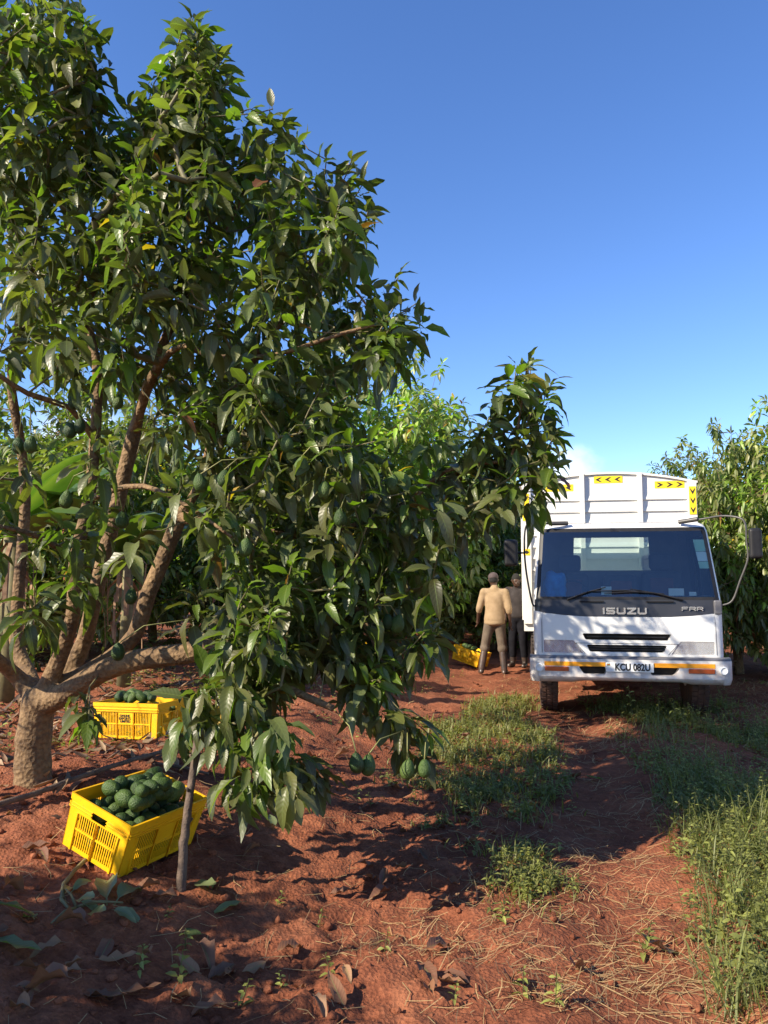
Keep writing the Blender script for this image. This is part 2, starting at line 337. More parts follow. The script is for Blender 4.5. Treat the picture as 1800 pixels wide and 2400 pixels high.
vo = node(t, 'ShaderNodeTexVoronoi', Scale=170); L(g.outputs['Object'], vo.inputs['Vector'])
bn = node(t, 'ShaderNodeBump', Strength=.8, Distance=.004); bn.invert = True; L(vo.outputs['Distance'], bn.inputs['Height']); L(bn.outputs[0], p.inputs['Normal'])
# people
plain('skin', (.055, .028, .018), (.08, .042, .027), .5, 12)
plain('beige_cloth', (.25, .175, .10), (.34, .245, .15), .9, 9, bump=.6, bscale=14, spec=.08)
plain('taupe_cloth', (.10, .078, .058), (.15, .118, .09), .9, 9, bump=.6, bscale=14, spec=.08)
plain('charcoal_cloth', (.028, .024, .024), (.05, .043, .042), .9, 9, bump=.6, bscale=14, spec=.08)
plain('navy_cloth', (.008, .008, .011), (.015, .015, .019), .9, 9, bump=.7, bscale=9, spec=.08)
plain('boot_rubber', (.03, .026, .024), (.09, .055, .04), .4, 9)
plain('cap_cloth', (.055, .04, .04), (.085, .062, .06), .9, 12); plain('hair', (.01, .009, .008), None, .9); plain('red_cloth', (.5, .06, .04), None, .9)
plain('eye_white', (.25, .23, .21), None, .3)
plain('dry_banana', (.17, .09, .05), (.33, .21, .12), .9, 9)
plain('straw', (.30, .19, .09), (.48, .34, .18), .8, 6)

# ------------------------------------------------------------ ground
def build_ground():
    rr = np.concatenate([np.exp(np.arange(math.log(.9), math.log(17), .0068)), np.exp(np.arange(math.log(17.2), math.log(900), .045))])
    aa = np.concatenate([np.arange(-48, 48.01, .39), np.arange(52, 308.1, 5)]); aa = np.radians(aa)
    A, R = np.meshgrid(aa, rr); X = R * np.sin(A); Y = R * np.cos(A)
    Z = gz(X, Y); far = sstep(16, 24, R); Z = Z * (1 - far) + far * gz(X, Y, False) * .4
    nr, na = X.shape; V = np.stack([X, Y, Z], -1).reshape(-1, 3)
    i = np.arange(nr - 1)[:, None] * na; k = np.arange(na)[None]; k2 = (k + 1) % na
    F = np.stack([i + k, i + na + k, i + na + k2, i + k2], -1).reshape(-1, 4)[:, ::-1]
    V = np.vstack([V, [[0, 0, float(gz(0, 0, False))]]]); c = len(V) - 1
    F3 = np.stack([np.full(na, c), np.arange(na), (np.arange(na) + 1) % na], -1)[:, ::-1]
    o = link('ground', np_mesh('ground', V, F, F3=F3), MAT['soil']); tag(o, 'red bare orchard soil with wheel tracks', kind='structure')
build_ground()

# ------------------------------------------------------------ leaves
def leaf_template(rows, cols, fold, curl, wave, seed, wid=.205, pet=.17, ph=0):
    rnd = random.Random(seed); V = []; UV = []
    for t in rows:
        if t <= 0: hw = .013
        else: hw = max(.004, wid * math.sin(math.pi * min(1, t) ** .88) ** .72 * (1 - .12 * t))
        for c in cols:
            x = c * hw; tt = max(t, 0)
            z = fold * abs(x) - curl * tt * tt - (.25 * curl * max(-t, 0) if t < 0 else 0)
            if t > 0: z += wave * math.sin(tt * 17 + ph + (1.7 if c > 0 else 0)) * abs(c) ** 2 * hw * 2
            y = t if t < 0 else t * (1 - .18 * curl * t)
            V.append((x, y + pet, z)); UV.append((c, t))
    n = len(cols)
    F = [(i * n + k, i * n + k + 1, (i + 1) * n + k + 1, (i + 1) * n + k) for i in range(len(rows) - 1) for k in range(n - 1)]
    return np.array(V), np.array(F), np.array(UV)
R_HI = [-.17, 0, .09, .26, .46, .66, .86, 1]; C_HI = [-1, -.5, 0, .5, 1]
R_MD = [-.17, .0, .12, .35, .65, .88, 1]; C_LO = [-1, 0, 1]
HI = [leaf_template(R_HI, C_HI, f, c, wv, i, wid=wd * 1.06, ph=i) for i, (f, c, wv, wd) in enumerate([(.35, .25, .10, .20), (.55, .45, .14, .19), (.2, .15, .12, .215), (.45, .65, .10, .185), (.7, .35, .16, .195), (.3, .9, .08, .19)])]
MD = [leaf_template(R_MD, C_LO, f, c, 0, i, wid=wd) for i, (f, c, wd) in enumerate([(.4, .3, .2), (.6, .6, .19), (.25, .15, .21), (.5, .9, .18)])]
LO = [leaf_template([0, .35, .7, 1], C_LO, f, c, 0, i, wid=wd, pet=.05) for i, (f, c, wd) in enumerate([(.4, .3, .2), (.5, .7, .185), (.3, .2, .21)])]
def scatter_mesh(name, T, idx, M3, pos, col):
    Vs, Fs, Us, Cs = [], [], [], []; off = 0
    for k, (tv, tf, tu) in enumerate(T):
        s = np.nonzero(idx == k)[0]
        if len(s) == 0: continue
        v = np.einsum('nij,mj->nmi', M3[s], tv) + pos[s][:, None]
        n, m_ = v.shape[:2]
        Vs.append(v.reshape(-1, 3)); Fs.append((tf[None] + (np.arange(n) * m_)[:, None, None]).reshape(-1, 4) + off)
        Us.append(np.tile(tu, (n, 1))); Cs.append(np.repeat(col[s], m_, 0)); off += n * m_
    return np_mesh(name, np.vstack(Vs), np.vstack(Fs), np.vstack(Us), np.vstack(Cs))
def frames(d, nrm):    # columns: side, along, normal
    d = d / np.linalg.norm(d, axis=1, keepdims=True)
    x = np.cross(d, nrm); x /= np.linalg.norm(x, axis=1, keepdims=True) + 1e-9
    z = np.cross(x, d); return np.stack([x, d, z], -1)
def shoot_leaves(rng, tips, dirs, n_lo, n_hi, length, l_lo, l_hi, young=.12):
    P, D, N, S, C = [], [], [], [], []
    for p, d in zip(tips, dirs):
        n = rng.integers(n_lo, n_hi + 1); L_ = length * rng.uniform(.75, 1.3)
        a = np.array([0, 0, 1.]) if abs(d[2]) < .9 else np.array([1., 0, 0]); u = np.cross(d, a); u /= np.linalg.norm(u); v = np.cross(d, u)
        ph = rng.uniform(0, 6.28); isy = rng.random() < young; base = rng.uniform(.6, 1.35) * np.array([rng.uniform(.85, 1.2), 1, rng.uniform(.75, 1.15)])
        for k in range(n):
            s = (k + rng.uniform(0, .6)) / n           # 0 = oldest, 1 = tip
            ang = ph + k * 2.4 + rng.normal(0, .25)
            out = u * math.cos(ang) + v * math.sin(ang)
            dd = out * (1.0 - .55 * s) + d * (.1 + .8 * s ** 1.5)
            dd = dd + np.array([0, 0, -1]) * (.95 - .8 * s) * rng.uniform(.55, 1.35)
            q = p - d * L_ * (1 - s) ** 1.1
            P.append(q); D.append(dd); nn = np.array([0, 0, 1.]) + out * .5 + rng.normal(0, .35, 3); N.append(nn)
            sz = rng.uniform(l_lo, l_hi) * (1 - .42 * max(0, s - .55) / .45); S.append(sz)
            y = (isy and s > .35) or rng.random() < .03
            if y: c = np.array([.10, .155, .02]) * rng.uniform(.7, 1.25)
            else: c = np.array([.088, .108, .040]) * base * rng.uniform(.75, 1.3) + np.array([.012, .006, 0]) * rng.random()
            r = rng.random()
            if r < .006: c = np.array([.35, .22, .02])
            elif r < .012: c = np.array([.16, .06, .03])
            C.append(c)
    P, D, N, S, C = map(np.array, (P, D, N, S, C))
    M = frames(D, N) * S[:, None, None]
    return P, M, S, C

# ------------------------------------------------------------ skeleton that grows from limbs out to shoot tips
class Skeleton:
    def __init__(s): s.p = []; s.par = []; s.chains = []
    def limb(s, pts, start=None):
        ids = [] if start is None else [start]
        pts = [np.asarray(p, float) for p in pts]
        # resample with Catmull-Rom
        src = ([s.p[start]] if start is not None else []) + pts; out = []
        for i in range(len(src) - 1):
            p0 = src[max(i - 1, 0)]; p1 = src[i]; p2 = src[i + 1]; p3 = src[min(i + 2, len(src) - 1)]
            m = max(2, int(np.linalg.norm(p2 - p1) / .12))
            for k in range(m):
                t = k / m; out.append(.5 * ((2 * p1) + (-p0 + p2) * t + (2 * p0 - 5 * p1 + 4 * p2 - p3) * t * t + (-p0 + 3 * p1 - 3 * p2 + p3) * t ** 3))
        out.append(src[-1])
        if start is not None: out = out[1:]
        prev = start
        for q in out:
            s.p.append(np.asarray(q)); s.par.append(-1 if prev is None else prev); prev = len(s.p) - 1; ids.append(prev)
        s.chains.append(ids); return ids
    def tip(s, q, d, rng, step=.14):
        P = np.array(s.p); v = q - P; dist = np.linalg.norm(v, axis=1)
        cost = dist + .35 * np.maximum(0, -v[:, 2] + .05) + np.where(dist < .2, .5, 0)
        k = int(np.argmin(cost)); a = s.p[k]; l = np.linalg.norm(q - a)
        c1 = a + (q - a) * .35 + np.array([0, 0, .12 * l]) + rng.normal(0, .04 * l + .005, 3); c2 = q - d * l * .4
        m = max(2, int(l / step)); ids = [k]; prev = k
        for i in range(1, m + 1):
            t = i / m; b = (1 - t) ** 3 * a + 3 * (1 - t) ** 2 * t * c1 + 3 * (1 - t) * t * t * c2 + t ** 3 * q
            s.p.append(b); s.par.append(prev); prev = len(s.p) - 1; ids.append(prev)
        s.chains.append(ids)
    def radii(s, r0=.0035, e=2.25):
        n = len(s.p); a = np.zeros(n); nc = np.zeros(n, int)
        for i in range(n):
            if s.par[i] >= 0: nc[s.par[i]] += 1
        for i in range(n - 1, -1, -1):
            if nc[i] == 0: a[i] = r0 ** e
            if s.par[i] >= 0: a[s.par[i]] += a[i] + 2e-8
        return a ** (1 / e)

def capsules(parts, voxel, smooth=6):
    bm = bmesh.new()
    for p in parts:
        if p[0] == 'c':
            _, a, b_, ra, rb = p; a = Vector(a); b_ = Vector(b_); n = 10; d = b_ - a
            for q, r in ((a, ra), (b_, rb)):
                bmesh.ops.create_icosphere(bm, subdivisions=2, radius=r, matrix=Matrix.Translation(q))
            if d.length > 1e-4:
                M = Matrix.Translation((a + b_) / 2) @ d.to_track_quat('Z', 'Y').to_matrix().to_4x4()
                bmesh.ops.create_cone(bm, cap_ends=True, segments=16, radius1=ra, radius2=rb, depth=d.length, matrix=M)
        else:
            _, c, r3, rot = p; bmesh.ops.create_icosphere(bm, subdivisions=3, radius=1, matrix=Matrix.Translation(c) @ rot @ Matrix.Diagonal((*r3, 1)))
    me = bpy.data.meshes.new('tmp'); bm.to_mesh(me); bm.free(); o = bpy.data.objects.new('tmp', me); COL.objects.link(o)
    md = o.modifiers.new('r', 'REMESH'); md.mode = 'VOXEL'; md.voxel_size = voxel
    if smooth: sm_ = o.modifiers.new('s', 'SMOOTH'); sm_.factor = .5; sm_.iterations = smooth
    dg = bpy.context.evaluated_depsgraph_get(); out = bpy.data.meshes.new_from_object(o.evaluated_get(dg)); bpy.data.objects.remove(o)
    out.polygons.foreach_set('use_smooth', [True] * len(out.polygons)); return out
# ------------------------------------------------------------ the big avocado tree
rng = np.random.default_rng(7)
def A(x, y, Y): return at(x, y, Y)
def avocado_mesh(seed, neck, lum):
    r = random.Random(seed); mb = MB(); prof = []
    for k in range(1, 14):
        a = math.pi * k / 14; c = math.cos(a); rr = .0395 * math.sin(a) ** .92 * (1 - neck * max(0, c) ** 1.3 - .03 * c); prof.append((max(rr, .002), .055 * c * (1.1 if c > 0 else .9)))
    mb.lathe([(.0005, .0605)] + prof + [(.0005, -.0497)][:1], 18)
    mb.v = [(x * (1 + lum * math.sin(3 * math.atan2(y, x) + seed + z * 60)), y * (1 + lum * math.cos(2 * math.atan2(y, x) + seed)), z) for x, y, z in mb.v]
    mb.tube([(0, 0, .058), (.002, .001, .068)], [.0045, .0035], 6)
    mb.f = [f[::-1] for f in mb.f]; me = mb.mesh('avocado', 70); me.materials.append(MAT['avocado_skin']); return me
AVOS = [avocado_mesh(1, .16, .02), avocado_mesh(2, .28, .03), avocado_mesh(3, .22, .04), avocado_mesh(4, .10, .025)]
def build_main_tree():
    b = ground_hit(72, 1692); T = 5.15
    root = empty('avocado_tree', tuple(b), 'large avocado tree with several thick tan limbs and hanging fruit', 'tree')
    off = b
    Sk = Skeleton()
    base = b + np.array([0, 0, -.05]); trunk = Sk.limb([base, A(72, 1600, b[1]), A(85, 1520, b[1])]); fk = trunk[-1]
    limbs = []
    limbs.append(Sk.limb([A(40, 1465, 5.1), A(-20, 1415, 4.9), A(-120, 1340, 4.6), A(-260, 1150, 4.2), A(-330, 900, 4.0)], fk))
    limbs.append(Sk.limb([A(58, 1450, 5.25), A(34, 1380, 5.35), A(42, 1250, 5.4), A(55, 1080, 5.4), A(45, 960, 5.35), A(25, 800, 5.2), A(70, 560, 5.0), A(120, 330, 4.8), A(135, 180, 4.7)], fk))
    l2 = Sk.limb([A(125, 1430, 5.0), A(158, 1330, 4.95), A(163, 1210, 4.9), A(192, 1080, 4.9), A(205, 950, 4.9), A(210, 800, 4.95), A(190, 660, 5.0), A(260, 470, 5.0), A(370, 280, 4.9), A(415, 120, 4.85)], fk); limbs.append(l2)
    l3 = Sk.limb([A(165, 1425, 5.2), A(194, 1338, 5.2), A(216, 1241, 5.25), A(255, 1083, 5.3), A(289, 938, 5.3), A(330, 800, 5.25), A(400, 640, 5.1), A(500, 470, 4.9), A(570, 330, 4.8)], fk); limbs.append(l3)
    l4 = Sk.limb([A(150, 1475, 5.1), A(235, 1425, 5.15), A(292, 1370, 5.2), A(320, 1283, 5.25), A(350, 1213, 5.3), A(389, 1116, 5.3), A(430, 1050, 5.25), A(475, 900, 5.15), A(560, 760, 5.0), A(650, 640, 4.8), A(720, 520, 4.7)], fk); limbs.append(l4)
    l5 = Sk.limb([A(140, 1500, 4.95), A(220, 1450, 4.85), A(300, 1425, 4.8), A(400, 1412, 4.75), A(470, 1400, 4.65), A(560, 1455, 4.4), A(650, 1500, 4.2), A(720, 1530, 4.1)], fk); limbs.append(l5)
    def near(ids, q): return min(ids, key=lambda i: np.linalg.norm(Sk.p[i] - q))
    k = near(l4, A(389, 1116, 5.3))
    l6 = Sk.limb([A(450, 1130, 5.15), A(560, 1150, 4.95), A(700, 1150, 4.8), A(862, 1098, 4.7), A(961, 1018, 4.6), A(1050, 1000, 4.5), A(1105, 985, 4.45), A(1125, 880, 4.45), A(1138, 800, 4.45)], k); limbs.append(l6)
    k = near(l3, A(289, 938, 5.3)); limbs.append(Sk.limb([A(330, 812, 5.0), A(390, 748, 4.7), A(470, 772, 4.5), A(600, 765, 4.3), A(740, 720, 4.2), A(860, 690, 4.2)], k))
    k = near(l2, A(192, 1080, 4.9)); limbs.append(Sk.limb([A(240, 1060, 4.6), A(310, 1050, 4.4), A(400, 1090, 4.2), A(500, 1160, 4.0)], k))
    k = near(l2, A(163, 1210, 4.9)); limbs.append(Sk.limb([A(120, 1180, 4.6), A(60, 1150, 4.4), A(-40, 1130, 4.2)], k))
    k = near(l2, A(205, 950, 4.9)); limbs.append(Sk.limb([A(150, 880, 4.7), A(60, 850, 4.5), A(-60, 760, 4.2), A(-150, 600, 4.0)], k))
    k = near(l4, A(475, 900, 5.15)); limbs.append(Sk.limb([A(540, 900, 5.4), A(640, 870, 5.6), A(730, 850, 5.7)], k))
    k = near(l6, A(700, 1150, 4.8)); limbs.append(Sk.limb([A(730, 1250, 4.55), A(790, 1350, 4.35), A(830, 1440, 4.25)], k))
    k = near(l3, A(400, 640, 5.1)); limbs.append(Sk.limb([A(420, 560, 5.8), A(480, 460, 6.6), A(560, 420, 7.2)], k))
    k = near(l4, A(650, 640, 4.8)); limbs.append(Sk.limb([A(700, 600, 5.6), A(760, 620, 6.4), A(820, 700, 7.0)], k))
    nlimb = len(Sk.chains)
    # shoot tips
    def inside(poly, x, y):
        c = False; n = len(poly)
        for i in range(n):
            x1, y1 = poly[i]; x2, y2 = poly[i - 1]
            if (y1 > y) != (y2 > y) and x < (x2 - x1) * (y - y1) / (y2 - y1) + x1: c = not c
        return c
    tips = []
    def region(poly, y0, y1, n, bias=1.0):
        xs = [p[0] for p in poly]; ys = [p[1] for p in poly]; got = []; tries = 0
        while len(got) < n and tries < n * 60:
            tries += 1
            x = rng.uniform(min(xs), max(xs)); y = rng.uniform(min(ys), max(ys))
            if not inside(poly, x, y): continue
            q = A(x, y, y0 + (y1 - y0) * rng.random() ** bias)
            if q[2] < .45: continue
            if got and min(np.linalg.norm(q - g_) for g_ in got) < .11: continue
            got.append(q)
        tips.extend(got)
    region([(-60, 0), (60, -60), (170, 10), (205, 130), (190, 250), (120, 330), (-60, 330)], 4.2, 5.1, 80)
    region([(-300, 0), (100, -200), (150, -60), (150, -10), (0, 0)], 4.4, 5.2, 8)
    region([(395, 75), (430, 60), (455, 110), (485, 220), (490, 330), (335, 330), (340, 230), (375, 140)], 4.3, 5.0, 40)
    region([(205, 250), (330, 240), (330, 330), (200, 330)], 4.8, 5.4, 14)
    region([(0, 330), (480, 320), (570, 290), (630, 350), (730, 390), (770, 440), (765, 500), (740, 600), (800, 660), (880, 690), (800, 740), (770, 850), (430, 850), (300, 800), (0, 740)], 3.9, 5.9, 310, .8)
    region([(0, 330), (480, 320), (570, 290), (630, 350), (730, 390), (740, 600), (790, 700), (750, 850), (430, 850), (0, 740)], 5.4, 6.6, 26)
    region([(430, 820), (760, 820), (790, 900), (860, 980), (1000, 1030), (1050, 1080), (980, 1150), (930, 1220), (860, 1290), (520, 1330), (480, 1100)], 3.95, 5.5, 205, .8)
    region([(430, 820), (740, 820), (800, 960), (950, 1060), (930, 1240), (500, 1330)], 5.3, 6.2, 35)
    region([(-20, 790), (430, 810), (410, 1100), (470, 1330), (-20, 1330)], 4.0, 4.9, 20)
    region([(480, 1320), (660, 1320), (620, 1480), (560, 1610), (470, 1600), (460, 1450)], 3.8, 4.6, 34)
    region([(640, 1300), (930, 1220), (950, 1360), (840, 1410), (640, 1400)], 4.2, 5.2, 30)
    region([(600, 1375), (890, 1375), (880, 1470), (720, 1500), (600, 1480)], 4.1, 4.8, 17)
    for x, y in [(590, 235), (615, 262), (650, 300), (540, 235), (705, 345), (760, 345), (785, 395), (795, 455), (790, 520), (745, 560), (800, 620), (860, 600), (900, 655), (915, 690), (415, 40), (440, 62), (395, 62), (350, 150), (470, 130), (495, 180), (335, 200), (165, 15), (200, 90), (210, 170), (200, 230), (280, 235), (310, 250), (965, 940), (1000, 980), (1195, 930), (1190, 830), (1200, 1000)]:
        tips.append(A(x, y, rng.uniform(4.3, 4.8)))
    for x, y, Y in [(1115, 800, 4.45), (1145, 785, 4.5), (1178, 850, 4.45), (1165, 915, 4.4), (1085, 900, 4.45), (1180, 975, 4.4), (1120, 1010, 4.35), (1060, 900, 4.55), (1150, 1010, 4.5), (1050, 985, 4.5), (1090, 960, 4.6), (1130, 900, 4.5),
                    (1010, 1010, 4.6), (1075, 1040, 4.5), (600, 275, 4.7), (560, 310, 4.8), (735, 375, 4.7), (755, 420, 4.7), (770, 490, 4.7), (850, 665, 4.2), (880, 690, 4.2), (835, 640, 4.3), (820, 700, 4.2), (420, 75, 4.85), (450, 110, 4.85), (385, 120, 4.85),
                    (880, 1575, 4.15), (925, 1585, 4.2), (650, 1700, 3.75), (605, 1720, 3.8), (690, 1690, 3.85), (835, 1430, 4.2), (820, 1470, 4.2), (600, 1590, 3.8), (560, 1560, 3.85), (430, 1560, 4.1), (180, 1540, 4.5), (640, 1640, 3.75), (540, 1640, 3.85)]:
        tips.append(A(x, y, Y)); tips.append(A(x + rng.normal(0, 16), y + rng.normal(12, 16), Y + rng.normal(0, .12)))
    for _ in range(38):   # left and camera side of the crown, beyond the edge of the picture
        q = np.array([rng.uniform(-4.4, -2.7), rng.uniform(3.1, 6.6), rng.uniform(1.1, 4.6)])
        if project(q)[0] < (-90 if q[2] < 2.6 else 60): tips.append(q)
    for _ in range(34):
        tips.append(np.array([rng.uniform(-2.6, -.6), rng.uniform(6.6, 7.9), rng.uniform(2.4, 4.4)]))
    for _ in range(42): tips.append(np.array([rng.uniform(-1.7, -.3), rng.uniform(7.2, 8.1), rng.uniform(2.9, 3.95)]))
    tips = [q for q in tips if q[2] > .35]
    c0 = Sk.p[fk]; tips.sort(key=lambda q: np.linalg.norm(q - c0))
    dirs = []
    for q in tips:
        o_ = q - (c0 + np.array([0, 0, 1.2])); o_[2] *= .4; o_ = o_ / (np.linalg.norm(o_) + 1e-6)
        d = o_ * .55 + np.array([0, 0, .95]) + rng.normal(0, .3, 3)
        if q[2] < 1.3: d = o_ * .9 + np.array([0, 0, rng.uniform(-.5, .5)]) + rng.normal(0, .25, 3)
        d /= np.linalg.norm(d); dirs.append(d); Sk.tip(q, d, rng)
    R = Sk.radii(); scale = .135 / R[trunk[0]]; 
    R = np.where(R > .012, .012 + (R - .012) * ((.114 - .012) / (R[trunk[0]] - .012)), R)
    for ids in Sk.chains[1:nlimb]:
        main = ids[0] == fk; m_ = len(ids)
        for k_, i in enumerate(ids[1:]):
            R[i] = max(R[i], (.047 if main else .02) * (1 - .72 * k_ / m_)) if not (main and ids is l5) else max(R[i], .045 * (1 - .7 * k_ / m_))
    # meshes
    def chain_mesh(ids, first_own=True, n=8, flare=False):
        pts = [Sk.p[i] - off for i in ids]; rs = [R[i] for i in ids]
        if len(rs) > 1 and ids[0] != trunk[0]: rs[0] = min(rs[0], rs[1] * 1.25)
        if flare: rs = [r * (1 + .12 * math.exp(-k * 1.3)) for k, r in enumerate(rs)]
        return pts, rs
    parts_ = []; p_, r_ = chain_mesh(Sk.chains[0], flare=True)
    for k_ in range(len(p_) - 1): parts_.append(('c', p_[k_], p_[k_ + 1], r_[k_] * (.93 if k_ > 2 else 1), r_[k_ + 1] * .9))
    for ids in Sk.chains[1:nlimb]:
        if ids[0] != fk: continue
        p_, r_ = chain_mesh(ids); m_ = min(6, len(p_) - 1)
        for k_ in range(m_): 
            w_ = lambda i: (r_[i] * 1.04 + .03 * math.exp(-i * .8)) * (1 if i < m_ else .6)
            parts_.append(('c', p_[k_], p_[k_ + 1], w_(k_), w_(k_ + 1)))
    link('trunk', capsules(parts_, .014, 8), MAT['bark'], root)
    for ids in Sk.chains[1:nlimb]:
        p_, r_ = chain_mesh(ids); mb = MB(); mb.tube(p_, r_, 10); mb.build('limb', MAT['bark'], root, 180)
    mb = MB()
    for ids in Sk.chains[nlimb:]:
        p_, r_ = chain_mesh(ids); mb.tube(p_, r_, 5, cap=False)
    tag(mb.build('twigs', MAT['twig'], root, 180), kind='stuff')
    P, M, S, C = shoot_leaves(rng, tips, dirs, 10, 16, .22, .095, .205, .28)
    # leaves that show: nearest one in each small cell of the view, largest first
    pj = project(P + M[:, :, 1] * .6); n = len(P)
    cell = {}
    for i in range(n):
        if pj[i, 2] < 1 or not (0 < pj[i, 0] < 1659 and 0 < pj[i, 1] < 2212): continue
        key = (int(pj[i, 0] // 26), int(pj[i, 1] // 26))
        if key not in cell or pj[i, 2] < pj[cell[key], 2]: cell[key] = i
    face = np.abs(np.einsum('ni,ni->n', M[:, :, 2] / S[:, None], (P - np.array([0, 0, CAM_H])) / np.linalg.norm(P - np.array([0, 0, CAM_H]), axis=1, keepdims=True)))
    vis = sorted(cell.values(), key=lambda i: -(S[i] / pj[i, 2]) ** 2 * (.25 + face[i]))[:300]
    single = np.zeros(n, bool); single[vis] = True
    hi = (pj[:, 2] < 6.0) & (pj[:, 0] > -80) & (pj[:, 0] < 1700)
    idx = rng.integers(0, 6, n)
    s = ~single & hi
    o1 = link('foliage', scatter_mesh('foliage', HI, idx[s], M[s], P[s] - off, C[s]), MAT['leaf'], root); tag(o1, kind='stuff')
    s = ~single & ~hi
    o2 = link('foliage', scatter_mesh('foliage', MD, idx[s] % 4, M[s], P[s] - off, C[s]), MAT['leaf'], root); tag(o2, kind='stuff')
    pal = {}
    for i in vis:
        c = C[i]; q = tuple(np.round(c / .012).astype(int)); key = (int(idx[i]), q)
        if key not in pal:
            tv, tf, tu = HI[idx[i]]; me = np_mesh('leaf', tv, tf, tu, np.tile(np.maximum(np.array(q) * .012, .006), (len(tv), 1))); me.materials.append(MAT['leaf']); pal[key] = me
        o = bpy.data.objects.new('leaf', pal[key]); COL.objects.link(o); o.parent = root
        m4 = Matrix(M[i].tolist()).to_4x4(); m4.translation = Vector((P[i] - off).tolist()); o.matrix_local = m4
    # fruit
    F = [(108, 612, 4.45), (445, 758, 4.2), (172, 922, 4.5), (152, 930, 4.5), (66, 962, 4.5), (40, 965, 4.55), (143, 1081, 4.4), (433, 1045, 4.1), (484, 1035, 4.05), (580, 858, 4.1), (598, 868, 4.15), (848, 1050, 4.2), (878, 1143, 4.15), (255, 1410, 4.3), (264, 1125, 4.6), (283, 1290, 4.7),
         (880, 1664, 4.05), (917, 1662, 4.05), (770, 1650, 3.85), (795, 1655, 3.9), (858, 1350, 4.3), (838, 1345, 4.3), (700, 1060, 4.0), (255, 870, 4.4), (160, 870, 4.6), (40, 540, 4.5), (160, 800, 4.6), (560, 690, 4.3), (650, 1010, 4.0), (530, 1185, 4.0), (735, 1120, 4.0), (300, 700, 4.2), (250, 760, 4.3), (620, 960, 4.1), (1000, 1110, 4.5), (540, 740, 4.2), (505, 950, 4.1)]
    Pn = np.array(Sk.p)
    for x, y, Y in F:
        q = A(x, y, Y); o = link('avocado', AVOS[int(rng.integers(4))], None, root); s = rng.uniform(.78, .98)
        o.location = Vector((q - off).tolist()); o.scale = (s, s, s); o.rotation_euler = (rng.normal(0, .15), rng.normal(0, .15), rng.uniform(0, 6))
        dlt = Pn - q; cost = np.linalg.norm(dlt, axis=1) + np.where(dlt[:, 2] < .1, 2, 0); k = int(np.argmin(cost)); e = Pn[k]
        top = q + np.array([0, 0, .055 * s]); mid = top * .45 + e * .55; mid[2] = max(top[2] + .04, mid[2] + .02); mid[:2] = top[:2] * .7 + e[:2] * .3
        mb = MB(); mb.tube([top - off, mid - off, e - off], [.0035, .003, .003], 5); mb.build('fruit_stalk', MAT['stalk'], root, 180)
    return root
build_main_tree()

# ------------------------------------------------------------ trees farther off
def tree_variant(seed, height, rx, ntips, nleaf, lobes=5, pale=1.0, llo=.13, lhi=.2, zlow=.5):
    r = np.random.default_rng(seed); Sk = Skeleton()
    tr = Sk.limb([np.array([0, 0, -.05]), np.array([.04, .02, .5]), np.array([.05, .0, .9])]); fk = tr[-1]
    cents = []
    for k in range(lobes):
        a = 6.283 * k / lobes + r.uniform(-.4, .4); rr = rx * r.uniform(.35, .62); hz = height * r.uniform(.45, .72)
        cents.append((np.array([rr * math.cos(a), rr * math.sin(a), hz]), rx * r.uniform(.45, .62), height * r.uniform(.22, .34)))
    cents.append((np.array([r.normal(0, .2), r.normal(0, .2), height * .70]), rx * .55, height * .30))
    for k in range(lobes):
        a = 6.283 * k / lobes + r.uniform(-.4, .4); cents.append((np.array([rx * .6 * math.cos(a), rx * .6 * math.sin(a), height * .30]), rx * .48, height * .24))
    for c, a, b_ in cents: Sk.limb([np.array([c[0] * .35, c[1] * .35, .9 + (c[2] - .9) * .45]), c * np.array([.9, .9, 1])], fk)
    nl = len(Sk.chains); tips = []
    while len(tips) < ntips:
        c, a, b_ = cents[r.integers(len(cents))]; v = r.normal(0, 1, 3); v /= np.linalg.norm(v); v *= r.random() ** .4 * r.uniform(.85, 1.18)
        q = c + v * np.array([a, a, b_])
        if q[2] > zlow: tips.append(q)
    tips.sort(key=lambda q: np.linalg.norm(q)); dirs = []
    for q in tips:
        o_ = q - np.array([0, 0, height * .4]); o_[2] *= .5; o_ /= np.linalg.norm(o_); d = o_ * .7 + np.array([0, 0, .8]) + r.normal(0, .35, 3); d /= np.linalg.norm(d); dirs.append(d); Sk.tip(q, d, r, .25)
    R = Sk.radii(.004); R = np.where(R > .012, .012 + (R - .012) * (.11 - .012) / (R[0] - .012), R)
    mt = MB(); mt.tube([Sk.p[i] for i in Sk.chains[0]], [R[i] for i in Sk.chains[0]], 10); trunk = mt.mesh('trunk', 180); trunk.materials.append(MAT['bark'])
    mb = MB()
    for ids in Sk.chains[1:]: mb.tube([Sk.p[i] for i in ids], [min(R[i], R[ids[1]] * 1.2) for i in ids], 5 if R[ids[0]] > .02 else 3, cap=False)
    br = mb.mesh('branches', 180); br.materials.append(MAT['bark'])
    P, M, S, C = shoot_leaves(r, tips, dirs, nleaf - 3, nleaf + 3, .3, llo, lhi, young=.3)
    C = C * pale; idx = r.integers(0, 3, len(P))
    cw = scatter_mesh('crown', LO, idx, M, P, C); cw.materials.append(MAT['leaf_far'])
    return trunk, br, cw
VAR = [tree_variant(21, 5.0, 2.2, 850, 15, pale=1.55, llo=.15, lhi=.24, zlow=.3), tree_variant(22, 5.6, 2.1, 850, 15, 4, pale=2.7, llo=.15, lhi=.24, zlow=.3), tree_variant(23, 4.7, 2.0, 950, 16, 5, pale=1.7, llo=.16, lhi=.25, zlow=.3)]
